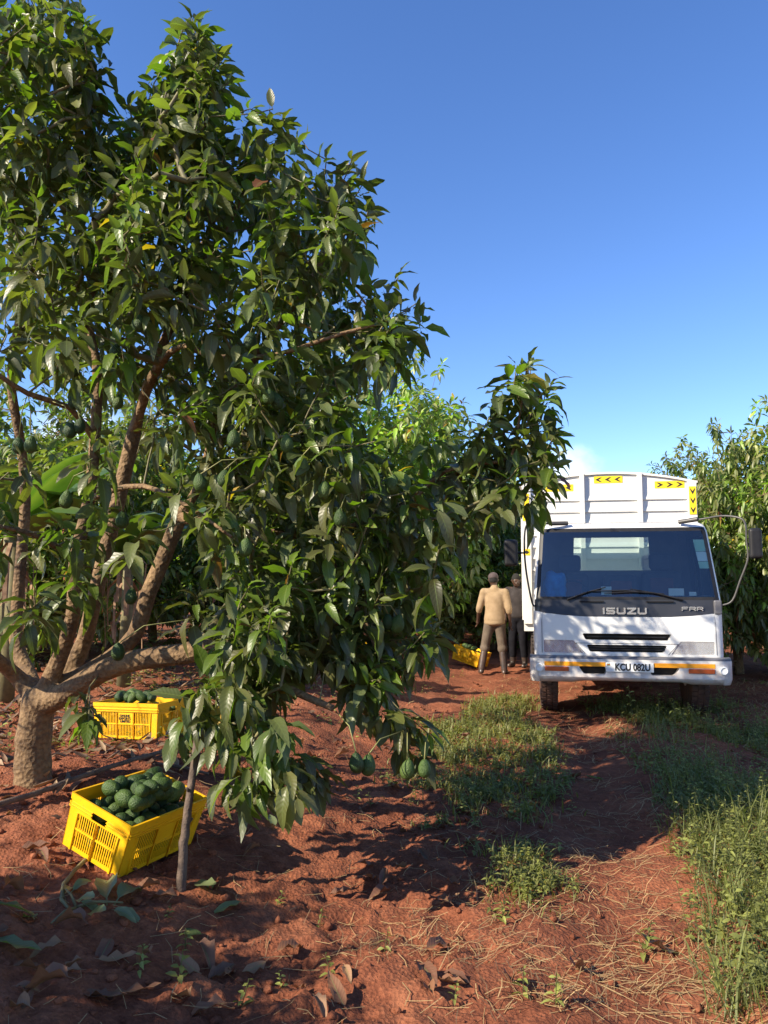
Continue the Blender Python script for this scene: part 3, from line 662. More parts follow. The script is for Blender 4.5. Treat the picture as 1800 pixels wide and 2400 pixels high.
def place_tree(v, x, y, s, rz, label, name='avocado_tree', group='orchard trees behind', sz=None):
    o = empty(name, (x, y, float(gz(x, y, False))), label, 'tree', group); o.rotation_euler = (0, 0, rz); o.scale = (s, s, sz or s)
    tr, br, cw = VAR[v]
    link('trunk', tr, None, o); link('branches', br, None, o); c = link('crown', cw, None, o)
    return o
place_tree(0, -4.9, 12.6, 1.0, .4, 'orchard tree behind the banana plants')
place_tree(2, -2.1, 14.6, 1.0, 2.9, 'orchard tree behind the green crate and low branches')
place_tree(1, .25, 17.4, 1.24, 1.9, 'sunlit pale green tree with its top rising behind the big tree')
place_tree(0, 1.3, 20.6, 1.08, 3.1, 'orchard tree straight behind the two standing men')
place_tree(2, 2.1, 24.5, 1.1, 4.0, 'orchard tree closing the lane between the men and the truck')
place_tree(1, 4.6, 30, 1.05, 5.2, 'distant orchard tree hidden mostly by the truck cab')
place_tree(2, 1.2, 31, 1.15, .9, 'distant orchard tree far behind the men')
place_tree(2, 6.2, 13.6, .70, 2.5, 'leafy mango-like tree with pointed top beside the truck box', sz=1.0)
place_tree(1, 7.7, 12.6, .88, 1.1, 'leafy tree cut by the right picture edge beside the wing mirror')
place_tree(0, 11.0, 20.5, 1.1, 2.9, 'tree farther down the row behind the truck box')
place_tree(2, 2.55, 18.6, .95, 5.0, 'dense low tree directly behind the man in charcoal', sz=.9)
place_tree(0, 4.1, 21.8, 1.0, 1.4, 'tree filling the lane end left of the truck mirror')
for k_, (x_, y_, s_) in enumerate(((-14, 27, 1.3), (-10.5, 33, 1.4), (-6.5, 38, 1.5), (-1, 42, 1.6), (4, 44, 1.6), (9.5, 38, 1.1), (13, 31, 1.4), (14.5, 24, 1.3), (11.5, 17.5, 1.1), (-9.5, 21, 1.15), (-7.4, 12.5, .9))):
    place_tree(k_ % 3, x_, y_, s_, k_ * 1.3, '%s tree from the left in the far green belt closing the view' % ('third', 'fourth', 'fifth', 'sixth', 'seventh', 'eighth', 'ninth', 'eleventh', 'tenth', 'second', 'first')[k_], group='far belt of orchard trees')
place_tree(2, -4.15, 1.8, .56, .7, 'neighbouring orchard tree standing left of the camera', group='orchard trees behind')
place_tree(1, -5.2, 17.5, .95, 2.2, 'tree of the next row seen between the left limbs')
place_tree(2, -8.2, 15.0, 1.0, 4.4, 'tree of the next row at the left picture edge')
place_tree(0, -3.6, 22.5, 1.1, .2, 'tree of the next row behind the leaning right limb')
place_tree(1, -3.0, 30, 1.2, 3.7, 'farthest tree of the next row glimpsed through the crown')

# ------------------------------------------------------------ banana plants
def banana_leaf_mesh(seed, L_=1.7, W=.27):
    r = random.Random(seed); V = []; C = []; F = []; n = 18; cols = [-1, -.5, 0, .5, 1]
    for i in range(n + 1):
        t = i / n; hw = W * math.sin(math.pi * min(1, .06 + t * .94)) ** .45 * (1 if t < 1 else .05)
        y = L_ * t * (1 - .12 * t); z = .55 * t - .75 * t * t
        for c in cols:
            jag = 1 - (.16 * r.random() if abs(c) == 1 else 0); x = c * hw * jag
            V.append((x, y, z * L_ * .6 - abs(c) * hw * .35 + r.uniform(-.01, .01))); C.append((.065, .12, .03) if c else (.15, .2, .06))
    m_ = len(cols)
    for i in range(n):
        for k in range(m_ - 1):
            if k in (0, 3) and r.random() < .12: continue
            F.append((i * m_ + k, i * m_ + k + 1, (i + 1) * m_ + k + 1, (i + 1) * m_ + k))
    me = np_mesh('banana_leaf', np.array(V), np.array(F), None, np.array(C)); me.materials.append(MAT['banana']); return me
BL = [banana_leaf_mesh(i, 1.5 + .2 * i, .25 + .02 * i) for i in range(3)]
DRYB = None
def banana(x, y, h, seed, label):
    r = random.Random(seed); z0 = float(gz(x, y, False)); o = empty('banana_plant', (x, y, z0), label, 'banana plant', 'banana plants behind the big tree')
    mb = MB(); mb.tube([(0, 0, -.05), (.02, 0, h * .5), (0, .02, h)], [.085, .075, .05], 10); mb.build('stem', MAT['twig'], o, 180)
    for k in range(8):
        a = k * 2.4 + r.uniform(-.4, .4); l = link('leaf_blade', BL[k % 3], None, o); l.location = (0, 0, h - .05 * r.random() - .02 * k)
        l.rotation_euler = Matrix.Rotation(a, 3, 'Z').to_euler(); q = Matrix.Rotation(a, 3, 'Z') @ Matrix.Rotation(r.uniform(.1, .75), 3, 'X'); l.rotation_euler = q.to_euler(); s = r.uniform(.85, 1.1); l.scale = (s, s, s)
    mb = MB()
    for k in range(26):
        a = r.uniform(0, 6.28); h0 = h * r.uniform(.5, .95); dx, dy = math.cos(a), math.sin(a)
        w_ = r.uniform(.008, .022); px, py = -dy, dx; pts = [(.1 * dx, .1 * dy, h0), (.25 * dx, .25 * dy, h0 - .15), ((.2 + .1 * r.random()) * dx, .26 * dy, h0 - r.uniform(.3, .7))]
        vs = [(p[0] + s * w_ * px, p[1] + s * w_ * py, p[2]) for p in pts for s in (-1, 1)]; mb.add(vs, [(0, 1, 3, 2), (2, 3, 5, 4)])
    mb.build('dry_leaf_skirt', MAT['dry_banana'], o)
banana(-4.15, 8.6, 2.0, 1, 'banana plant with broad pale leaves behind the left limb')
banana(-3.2, 9.6, 1.8, 2, 'banana plant seen between the middle limbs')
banana(-5.0, 10.2, 2.2, 3, 'banana plant at the left picture edge')

# ------------------------------------------------------------ the truck
TH = math.atan(.19)
def build_truck():
    tb = at(1476 / DS, 1575 / DS, 8.75); gx, gy = tb[0], tb[1]
    T = empty('truck', (gx, gy, 0.0), 'white cab-over truck with black front panel and slatted white cargo box', 'truck'); T.rotation_euler = (0, 0, -TH)
    W_, BP, BX = MAT['white_paint'], MAT['black_plastic'], MAT['box_paint']
    ZT = [.60, .78, .95, 1.205, 1.25, 1.40, 1.435, 1.76, 2.0, 2.15, 2.205, 2.25, 2.285]
    def yf(z): return np.interp(z, [.6, .78, 1.2, 1.42, 2.22, 2.26, 2.29], [.13, .12, .135, .165, .44, .46, .50])
    def wd(z): return np.interp(z, [.6, .78, 1.4, 2.2, 2.29], [1.03, 1.045, 1.045, .985, .955])
    yb = 1.72
    def ring(z, inset=0, rc=.10):
        w_ = wd(z) - inset; y0 = yf(z) + inset; y1 = yb - inset; pts = []
        for s in np.linspace(-1, 1, 9): pts.append((s * (w_ - rc), y0))
        for k in range(1, 7): a = rad(15 * k); pts.append((w_ - rc + rc * math.sin(a), y0 + rc - rc * math.cos(a)))     # 9..14
        for f in (.12, .8, 1): pts.append((w_, y0 + rc + (y1 - .08 - y0 - rc) * f))                                       # 15..17
        pts.append((w_ - .08, y1))                                                                                       # 18
        for s in (.56, 0, -.56, -1): pts.append((s * (w_ - .08), y1))                                                     # 19..22
        for f in (1, .8, .12): pts.append((-w_, y0 + rc + (y1 - .08 - y0 - rc) * f))                                      # 23..25
        for k in range(6, 0, -1): a = rad(15 * k); pts.append((-(w_ - rc + rc * math.sin(a)), y0 + rc - rc * math.cos(a)))  # 26..31
        return pts
    def lift(x, zi):
        return .05 * max(0, (abs(x) - .35) / .6) ** 2 if zi == 3 else 0
    def cab_faces(test, inset=0, cap=False):
        mb = MB(); n = 32; vs = []
        for zi, z in enumerate(ZT):
            for x, y in ring(z, inset): vs.append((x, y, z + lift(x, zi)))
        fs = []
        for zi in range(len(ZT) - 1):
            for c in range(n):
                if test(zi, c): fs.append((zi * n + c, zi * n + (c + 1) % n, (zi + 1) * n + (c + 1) % n, (zi + 1) * n + c))
        if cap:
            k = len(vs)
            for z, ins in ((2.31, .05), (2.325, .16)):
                w_ = wd(2.285)
                for x, y in ring(2.285): 
                    cx = x * (1 - ins / w_); cy = .5 + (y - .5) * (1 - ins / 1.2) + ins * .45; vs.append((cx, cy, z))
            for j in range(2):
                a = (len(ZT) - 1) * n if j == 0 else k; b_ = k + j * n
                fs += [(a + c, a + (c + 1) % n, b_ + (c + 1) % n, b_ + c) for c in range(n)]
            fs.append(tuple(k + n + c for c in range(n)))
        mb.add(vs, fs); 
        me = mb.mesh('cab', 30); bm = bmesh.new(); bm.from_mesh(me); bmesh.ops.delete(bm, geom=[v for v in bm.verts if not v.link_faces], context='VERTS'); bm.to_mesh(me); bm.free()
        return me
    FR = set(range(0, 8)); ARC_R2 = {8, 9, 10}; ARC_L2 = {31, 30, 29}
    GL = FR | {8} | {31}; SEAL = {9, 10, 30, 29}     # glass wraps slightly into the corners
    def zone(zi, c):
        if c in FR and zi in (1, 2): return 'hole'
        if c in GL and 6 <= zi <= 9: return 'glass'
        if c in GL | SEAL and 5 <= zi <= 10: return 'seal'
        if c in FR | {8, 9, 10, 11, 31, 30, 29, 28} and zi in (3, 4): 
            return 'black' if (c in FR or zi == 4 or c in (8, 31, 9, 30)) else 'white'
        if c in (14 + 1, 25 - 1) and 6 <= zi <= 8: return 'side'
        if c in (19, 20) and 7 <= zi <= 9: return 'rear'
        return 'white'
    cab = link('cab', cab_faces(lambda z, c: zone(z, c) == 'white', 0, True), W_, T)
    link('windscreen', cab_faces(lambda z, c: zone(z, c) == 'glass'), MAT['windscreen_glass'], T)
    link('windscreen_seal', cab_faces(lambda z, c: zone(z, c) == 'seal'), BP, T)
    blk = link('name_panel', cab_faces(lambda z, c: zone(z, c) == 'black'), MAT['panel_black'], T)
    for cs in ((15,), (24,)): link('side_window', cab_faces(lambda z, c: zone(z, c) == 'side' and c in cs), MAT['side_glass'], T)
    link('rear_window', cab_faces(lambda z, c: zone(z, c) == 'rear'), MAT['side_glass'], T)
    link('cab_lining', cab_faces(lambda z, c: zone(z, c) in ('white', 'black') and z >= 1, .04, True), MAT['lining'], T)
    # pierced front panels
    def pierced(name, outer, holes, yfun, mat, depth=.06, parent=T, bevel=0):
        bm = bmesh.new(); ed = []; loops = []
        for lp in [outer] + holes:
            vs = [bm.verts.new((x, yfun(z), z)) for x, z in lp]; loops.append(vs)
            ed += [bm.edges.new((vs[i], vs[(i + 1) % len(vs)])) for i in range(len(vs))]
        bmesh.ops.triangle_fill(bm, edges=ed, use_beauty=True)
        for vs in loops[1:]:
            back = [bm.verts.new((v.co.x * .985 + .015 * sum(q.co.x for q in vs) / len(vs), v.co.y + depth, v.co.z)) for v in vs]
            for i in range(len(vs)): bm.faces.new((vs[i], vs[(i + 1) % len(vs)], back[(i + 1) % len(vs)], back[i]))
        bmesh.ops.recalc_face_normals(bm, faces=bm.faces)
        me = bpy.data.meshes.new(name); bm.to_mesh(me); bm.free(); return link(name, me, mat, parent)
    def rnd(poly, r=.015, n=3):
        out = []
        for i, p in enumerate(poly):
            p = np.array(p); a = np.array(poly[i - 1]) - p; b_ = np.array(poly[(i + 1) % len(poly)]) - p
            rr = min(r, np.linalg.norm(a) * .45, np.linalg.norm(b_) * .45); a = p + a / np.linalg.norm(a) * rr; b_ = p + b_ / np.linalg.norm(b_) * rr
            for k in range(n + 1): t = k / n; out.append(tuple((1 - t) ** 2 * a + 2 * t * (1 - t) * p + t * t * b_))
        return out
    x9 = [float(s * (wd(1.205) - .10)) for s in np.linspace(-1, 1, 9)]
    x9b = float(wd(.78) - .10)
    outer = [(-x9b, .78), (x9b, .78)] + [(x, 1.205 + lift(x, 3)) for x in x9[::-1]]
    headl = rnd([(-.935, .938), (-.60, .935), (-.49, .787), (-.935, .792)]); headr = rnd([(.935, .938), (.935, .792), (.465, .787), (.575, .935)])
    slot1 = rnd([(-.50, 1.015), (.485, 1.015), (.45, .943), (-.465, .943)], .02); slot2 = rnd([(-.455, .888), (.43, .888), (.395, .808), (-.42, .808)], .02)
    yfront = lambda z: float(yf(z)) - .001
    fp = pierced('front_panel', outer, [headl, headr, slot1, slot2], yfront, W_)
    for sl in (slot1, slot2):
        z0 = min(p[1] for p in sl); z1 = max(p[1] for p in sl)
        mb = MB(); mb.box((-.53, .19, z0 - .02), (.51, .2, z1 + .02)); g_ = mb.build('grille', MAT['under_black'], T)
        zs = [(z0 + z1) / 2] if sl is slot1 else [z0 + .026, z0 + .054]
        for z in zs:
            mb = MB(); mb.box((-.44, .135, z - .007), (.42, .17, z + .007)); mb.build('grille_bar', BP, g_)
    for s, hl in ((-1, headl), (1, headr)):   # headlights
        xs = [p[0] for p in hl]; cx = (min(xs) + max(xs)) / 2; h = empty('headlight', (0, 0, 0)); h.parent = T
        mb = MB(); mb.prism(hl, .128, .132); mb.build('lens', MAT['lens_glass'], h)
        mb = MB(); mb.box((min(xs) - .01, .20, .77), (max(xs) + .01, .215, .95)); mb.build('housing', MAT['lamp_grey'], h)
        for bx, br, bh in ((s * .80, .085, .066), (s * .60, .055, .058)):
            mb = MB(); Mx = Matrix.Translation((bx, .195, .863)) @ Matrix.Rotation(math.pi / 2, 4, 'X') @ Matrix.Diagonal((br / .08, bh / .08, 1, 1))
            n = 20; vs = []; fs = []
            for r_, z in ((.08, .05), (.07, .03), (.05, .012), (.02, .002)):
                for k in range(n): vs.append(tuple(Mx @ Vector((r_ * math.cos(6.2832 * k / n), r_ * math.sin(6.2832 * k / n), z))))
            fs = [(i * n + k, i * n + (k + 1) % n, (i + 1) * n + (k + 1) % n, (i + 1) * n + k) for i in range(3) for k in range(n)]
            mb.add(vs, fs + [tuple(3 * n + k for k in range(n))]); mb.build('reflector', MAT['lamp_bowl'], h, 60)
            mb = MB(); mb.lathe([(.004, .055), (.014, .045), (.016, .03), (.012, .01)][::-1], 10, Matrix.Translation((bx, .195, .863)) @ Matrix.Rotation(math.pi / 2, 4, 'X')); mb.build('bulb', MAT['plate_white'], h, 60)
        mb = MB(); mb.box((s * .9 - .03, .14, .80), (s * .9 + .03, .19, .93)); mb.build('side_marker', MAT['lamp_grey'], h, bevel=.01)
        mb = MB(); mb.box((s * .695 - .006, .133, .80), (s * .695 + .006, .19, .93)); mb.build('divider', MAT['lamp_grey'], h)
    # panel gaps
    for pts in ([(-.955, .79), (-.955, 1.24)], [(.955, .79), (.955, 1.24)], [(-.575, .905), (.55, .905)], [(-.575, .905), (-.47, .785)], [(.55, .905), (.44, .785)]):
        mb = MB(); (xa, za), (xb, zb) = pts; d = Vector((xb - xa, 0, zb - za)).normalized(); nrm = Vector((d.z, 0, -d.x)) * .003
        vs = [(x + sgn * nrm.x, yfront(z) - .002, z + sgn * nrm.z) for x, z in pts for sgn in (-1, 1)]; mb.add(vs, [(0, 1, 3, 2)]); mb.build('panel_gap', MAT['bumper_grey'], T)
    # bumper
    B = empty('bumper'); B.parent = T
    zb0, zb1 = .535, .735
    holeL = rnd([(-.56, .655), (-.255, .655), (-.255, .567), (-.50, .567)], .03); holeR = rnd([(.225, .655), (.54, .655), (.48, .567), (.225, .567)], .03)
    pierced('front_face', [(-1.0, zb0), (1.0, zb0), (1.0, zb1), (-1.0, zb1)], [holeL, holeR], lambda z: 0.0, W_, .09, B)
    for s in (-1, 1):
        mb = MB(); prof = [(1.0, 0)] + [(1.0 + .10 * math.sin(rad(a)), .10 - .10 * math.cos(rad(a))) for a in range(15, 91, 15)] + [(1.10, .42)]
        vs = [(s * x, y, z) for x, y in prof for z in (.47, zb0, zb1)]; vs = [(x * (1 if z > .5 else .99), y + (.045 if z < .5 else 0), z) for x, y, z in vs]
        fs = [(i * 3 + k, i * 3 + 3 + k, i * 3 + 4 + k, i * 3 + 1 + k)[::s] for i in range(len(prof) - 1) for k in range(2)]
        mb.add(vs, fs); mb.build('end_cap', W_, B, 60)
    mb = MB(); xs = [-1.0, -.62, -.52, -.3, .3, .56, .66, 1.0]; zl = [.470, .470, .488, .49, .49, .49, .472, .472]
    vs = []
    for x, z in zip(xs, zl): vs += [(x, 0, zb0), (x, .012, zb0 - .02), (x, .05, z), (x, .12, z)]
    mb.add(vs, [(i * 4 + k, i * 4 + 1 + k, i * 4 + 5 + k, i * 4 + 4 + k) for i in range(len(xs) - 1) for k in range(3)]); mb.build('lower_lip', W_, B, 50)
    mb = MB(); pr = [(0, zb1), (.006, zb1 + .018), (.03, zb1 + .028), (.14, zb1 + .03)]
    xs = [-1.095, -1.07, -1.0, 1.0, 1.07, 1.095]; yo = [.10, .03, 0, 0, .03, .10]
    vs = [(x, y + dy, z) for x, dy in zip(xs, yo) for y, z in pr]
    mb.add(vs, [(i * 4 + k, i * 4 + 4 + k, i * 4 + 5 + k, i * 4 + 1 + k) for i in range(5) for k in range(3)]); mb.build('top_strip', MAT['bumper_grey'], B, 60)
    for hole in (holeL, holeR):
        xs_ = [p[0] for p in hole]; mb = MB(); mb.box((min(xs_) - .02, .088, .55), (max(xs_) + .02, .095, .67)); mb.build('air_opening', MAT['under_black'], B)
    for x0, x1 in ((-.935, -.262), (.262, .905)):
        mb = MB(); mb.box((x0, -.004, .655), (x1, .002, .703)); mb.build('orange_band', MAT['orange_stripe'], B)
    for x0, x1 in ((-.93, -.665), (.625, .90)):
        mb = MB(); mb.box((x0, -.014, .597), (x1, .01, .648)); mb.build('indicator_lamp', MAT['amber'], B, bevel=.006)
    for s in (-1, 1):
        f_ = MB(); Mx = Matrix.Translation((s * .99, -.003, .632)) @ Matrix.Rotation(math.pi / 2, 4, 'X') @ Matrix.Rotation(s * .12, 4, 'Y')
        f_.lathe([(.046, -.01), (.046, .012), (.036, .016), (.034, .008), (.001, .004)], 20, Mx); f_.build('round_lamp', MAT['plate_white'], B, 40)
    # number plate
    pl = MB(); pl.box((-.257, -.016, .600), (.257, -.006, .702)); plate = pl.build('number_plate', MAT['plate_white'], T, bevel=.003)
    def text(body, size, loc, mat, parent, name, sx=1, bold=0, depth=.001, rz=0):
        cu = bpy.data.curves.new('text', 'FONT'); cu.body = body; cu.size = size; cu.align_x = 'CENTER'; cu.align_y = 'CENTER'; cu.offset = bold; cu.extrude = depth
        to = bpy.data.objects.new('text', cu); COL.objects.link(to); dg = bpy.context.evaluated_depsgraph_get(); me = bpy.data.meshes.new_from_object(to.evaluated_get(dg)); bpy.data.objects.remove(to)
        o = link(name, me, mat, parent); o.location = loc; o.rotation_euler = (math.pi / 2, 0, rz); o.scale = (sx, 1, 1); return o
    text('KCU 082U', .105, (.03, -.0175, .650), MAT['ink_black'], plate, 'lettering', .80, .0038)
    fl = MB(); fl.box((-.246, -.0175, .668), (-.212, -.016, .690)); fl.build('flag_mark', MAT['flag_green'], plate); fl = MB(); fl.box((-.246, -.0178, .675), (-.212, -.0165, .683)); fl.build('flag_mark', MAT['flag_red'], plate)
    # raised lettering, drawn as bent bars
    def stroke_letters(words_, x0, z0, h, wl, gap, th, y, mat, name, parent):
        G = {'I': [[(.5, 0), (.5, 1)]], 'S': [[(1, 1), (.12, 1), (0, .88), (0, .62), (.12, .5), (.88, .5), (1, .38), (1, .12), (.88, 0), (0, 0)]], 'U': [[(0, 1), (0, .15), (.15, 0), (.85, 0), (1, .15), (1, 1)]], 'Z': [[(0, 1), (1, 1), (0, 0), (1, 0)]],
             'F': [[(0, 0), (0, .85), (.15, 1), (1, 1)], [(0, .48), (.85, .48)]], 'R': [[(0, 0), (0, .85), (.15, 1), (.85, 1), (1, .85), (1, .6), (.85, .46), (0, .46)], [(.6, .46), (1, 0)]]}
        x = x0
        for ch in words_:
            wc = wl * (.18 if ch == 'I' else 1); mb = MB()
            for st in G[ch]:
                P_ = [np.array((x + th / 2 + u * (wc - th), z0 + th / 2 + v * (h - th))) if ch != 'I' else np.array((x + wc / 2, z0 + v * h)) for u, v in st]
                for i in range(len(P_) - 1):
                    a, b_ = P_[i], P_[i + 1]; d = (b_ - a) / np.linalg.norm(b_ - a); ext = th * .5 if ch != 'I' else 0; nn = np.array((-d[1], d[0])) * th / 2
                    a2 = a - d * (ext if i else ext * .99); b2 = b_ + d * ext; dy = .0004 * i
                    mb.prism([tuple(a2 - nn), tuple(b2 - nn), tuple(b2 + nn), tuple(a2 + nn)], y - .012 - dy, y + .01)
            mb.build(name, mat, parent); x += wc + gap
    stroke_letters('ISUZU', -.262, 1.236, .076, .098, .018, .020, float(yf(1.27)) - .006, MAT['chrome'], 'badge_letter', blk)
    stroke_letters('FRR', .60, 1.280, .046, .070, .010, .011, float(yf(1.30)) - .006, MAT['chrome'], 'badge_letter', blk)
    # mirrors and their arms
    for s, arm, bx in ((-1, [(-.62, .46, 2.315), (-.90, .40, 2.31), (-1.03, .28, 2.315), (-1.12, .12, 2.25), (-1.14, .10, 2.0), (-1.12, .11, 1.7), (-1.06, .14, 1.36), (-1.02, .16, 1.33)], ((-1.375, -.02, 1.79), (-1.215, .06, 2.10))),
                       (1, [(.66, .46, 2.31), (.90, .36, 2.335), (1.08, .20, 2.355), (1.24, .08, 2.32), (1.29, .05, 2.24), (1.295, .05, 2.05), (1.30, .05, 1.86), (1.22, .09, 1.62), (1.14, .12, 1.40), (1.04, .15, 1.345), (.98, .16, 1.335)], ((1.31, -.02, 1.86), (1.445, .06, 2.20)))):
        Mi = empty('wing_mirror'); Mi.parent = T
        pts = []; 
        for i in range(len(arm) - 1):
            p0, p1, p2, p3 = (np.array(arm[max(i - 1, 0)]), np.array(arm[i]), np.array(arm[i + 1]), np.array(arm[min(i + 2, len(arm) - 1)]))
            for k in range(4): t = k / 4; pts.append(.5 * (2 * p1 + (p2 - p0) * t + (2 * p0 - 5 * p1 + 4 * p2 - p3) * t * t + (3 * p1 - p0 - 3 * p2 + p3) * t ** 3))
        pts.append(np.array(arm[-1])); mb = MB(); mb.tube(pts, .0115, 8); mb.build('arm', MAT['arm_grey'] if s > 0 else BP, Mi, 180)
        mb = MB(); mb.tube([arm[0], (arm[1][0] * .8 + arm[0][0] * .2, arm[1][1], arm[1][2])], .026, 8); mb.build('arm_foot', MAT['arm_grey'], Mi, 60)
        mb = MB(); mb.box(*bx); mb.build('mirror_housing', BP, Mi, bevel=.035, seg=4)
        mb = MB(); a, b_ = bx; mb.box((a[0] + .02, b_[1] + .001, a[2] + .02), (b_[0] - .02, b_[1] + .006, b_[2] - .02)); mb.build('mirror_glass', MAT['reflector'], Mi)
        mb = MB(); zc = (a[2] + b_[2]) / 2; mb.tube([(s * 1.13 if s < 0 else 1.295, .08, zc), ((a[0] + b_[0]) / 2, .05, zc)], .012, 6); mb.build('bracket', BP, Mi)
    mb = MB(); mb.box((.945, .125, 1.24), (1.03, .17, 1.40)); mb.build('mirror_foot', MAT['bumper_grey'], T, bevel=.015)
    # wipers
    def surf(x, z): return (x, float(yf(z)) - .025, z)
    for a_, b_, bl0, bl1 in (((-.66, 1.40), (-.22, 1.545), (-.36, 1.50), (.36, 1.475)), ((.62, 1.40), (.05, 1.525), (-.24, 1.475), (.42, 1.47))):
        wi = MB(); wi.tube([surf(*a_), surf((a_[0] + b_[0]) / 2, (a_[1] + b_[1]) / 2 + .012), surf(*b_)], [.014, .009, .006], 6); wo = wi.build('wiper_arm', BP, T, 60)
        bl = MB(); bl.tube([surf(bl0[0], bl0[1]), surf((bl0[0] + bl1[0]) / 2, (bl0[1] + bl1[1]) / 2 + .02), surf(*bl1)], [.006, .009, .006], 5); bl.build('wiper_blade', BP, wo, 60)
    for x0, x1 in ((-.52, -.25), (.22, .52)):
        mb = MB(); mb.box((x0, .135, 1.372), (x1, .15, 1.392)); mb.build('cowl_grip', BP, T, bevel=.005)
    # inside the cab
    I = empty('cab_interior'); I.parent = T
    mb = MB(); mb.prism([(-.96, 1.05), (.96, 1.05), (.96, 1.41), (.5, 1.425), (-.5, 1.425), (-.96, 1.41)], .30, .80); mb.build('dashboard', MAT['dash_grey'], I, bevel=.02)
    for x, w_, top, m_ in ((-.56, .24, 1.72, 'seat_fabric'), (.08, .22, 1.70, 'seat_fabric'), (.58, .24, 1.74, 'seat_fabric')):
        s_ = empty('seat'); s_.parent = I
        mb = MB(); mb.box((x - w_, 1.32, 1.1), (x + w_, 1.48, top)); mb.build('backrest', MAT[m_], s_, bevel=.06, seg=3)
        mb = MB(); mb.box((x - w_, .9, 1.05), (x + w_, 1.4, 1.2)); mb.build('cushion', MAT[m_], s_, bevel=.05)
        if x != .08:
            mb = MB(); mb.box((x - .14, 1.34, top + .02), (x + .14, 1.45, top + .24)); mb.build('headrest', MAT[m_], s_, bevel=.05, seg=3)
        mb = MB(); mb.box((x - w_ * .6, 1.295, 1.2), (x + w_ * .6, 1.33, top - .08)); mb.build('seat_panel', MAT['seat_maroon'], s_, bevel=.02)
    st = MB(); ring_ = [(-.56 + .2 * math.cos(a), .86 + .09 * math.sin(a), 1.45 + .17 * math.sin(a)) for a in np.linspace(0, 6.283, 25)]; st.tube(ring_, .014, 6, cap=False); st.build('steering_wheel', BP, I, 180)
    mb = MB()
    bmx = bmesh.new(); bmesh.ops.create_icosphere(bmx, subdivisions=3, radius=1)
    for v in bmx.verts: 
        c = v.co; k = 1 + .22 * math.sin(c.x * 5 + 1) * math.cos(c.z * 4) + .12 * math.sin(c.y * 9); v.co = (c.x * .13 * k - .78, c.y * .1 * k + .50, c.z * .17 * k + 1.56)
    me = bpy.data.meshes.new('blue_bag'); bmx.to_mesh(me); bmx.free(); me.polygons.foreach_set('use_smooth', [True] * len(me.polygons)); link('blue_bag', me, MAT['blue_cloth'], I)
    for (xa, za, xb, zb, m_, y_) in ((.51, 1.445, .68, 1.53, 'paper', .40), (.74, 1.445, .82, 1.49, 'paper', .42), (-.24, 1.45, -.12, 1.55, 'paper', .55)):
        mb = MB(); mb.box((xa, y_, za), (xb, y_ + .004, zb)); o = mb.build('paper_card', MAT[m_], I)
    for z0, z1, m_ in ((1.96, 2.10, 'green_paper'), (1.845, 1.955, 'paper'), (1.76, 1.84, 'green_paper')):
        mb = MB(); vs = [(.80 + (2.1 - z0) * .12, float(yf(z0)) + .012, z0), (.925 + (2.1 - z0) * .10, float(yf(z0)) + .012, z0), (.925 + (2.1 - z1) * .10, float(yf(z1)) + .012, z1), (.80 + (2.1 - z1) * .12, float(yf(z1)) + .012, z1)]
        mb.add(vs, [(0, 1, 2, 3)]); mb.build('window_sticker', MAT[m_], T)
    # chassis and wheels
    ch = MB()
    for s in (-1, 1): ch.box((s * .42 - .04, .3, .62), (s * .42 + .04, 7.0, .86))
    ch.box((-.45, 1.1, .40), (.45, 1.25, .52)); ch.box((-.40, .45, .50), (.40, 1.7, .95)); ch.box((-.95, .2, .66), (.95, .5, .76)); ch.box((-.9, 5.0, .42), (.9, 5.15, .56)); ch.box((.5, 2.1, .45), (.9, 3.0, .85)); ch.box((-.9, 2.2, .5), (-.5, 2.9, .85))
    ch.build('chassis', MAT['under_black'], T)
    def wheel(x, y, muddy):
        w_ = empty('wheel', (x, y, .41)); w_.parent = T; M4 = Matrix.Rotation(math.pi / 2, 4, 'Y')
        mb = MB(); mb.lathe([(.25, -.10), (.30, -.112), (.37, -.108), (.405, -.095), (.415, -.05), (.417, 0), (.415, .05), (.405, .095), (.37, .108), (.30, .112), (.25, .10)], 40, M4)
        for k in range(40):
            a = 6.2832 * k / 40
            for zz in (-.07, 0.0, .07):
                da = .5 * 6.2832 / 40 * (1 if zz == 0 else 0); Mx = M4 @ Matrix.Rotation(a + da, 4, 'Z') @ Matrix.Translation((.418, 0, zz)); mb.box((-.01, -.022, -.028), (.012, .022, .028), Mx)
        mb.build('tyre', MAT['muddy_rubber'] if muddy else MAT['rubber'], w_, 40)
        mb = MB(); mb.lathe([(.25, -.09), (.24, -.05), (.18, -.03), (.10, -.05), (.09, -.11), (.05, -.12), (.001, -.12)], 24, M4); mb.lathe([(.001, .12), (.05, .12), (.09, .11), (.10, .05), (.18, .03), (.24, .05), (.25, .09)], 24, M4); mb.build('rim', MAT['box_paint'], w_, 40)
    wheel(-.87, 1.17, True); wheel(.90, 1.17, True)
    for x in (-.98, -.72, .72, .98): wheel(x, 5.1, False)
    mb = MB()
    for s in (-1, 1): mb.box((s * .87 - .16, 1.62, .45), (s * .87 + .16, 1.64, .95))
    mb.build('mud_flap', MAT['under_black'], T)
    # cargo box
    X = empty('cargo_box'); X.parent = T; xh = 1.175; y0, y1 = 1.98, 6.9; zf = 1.02
    def ztop(x): return 2.985 + .155 * (1 - (abs(x) / xh) ** 2)
    mb = MB(); mb.box((-xh, y0, .92), (xh, y1, zf)); mb.build('floor', BX, X)
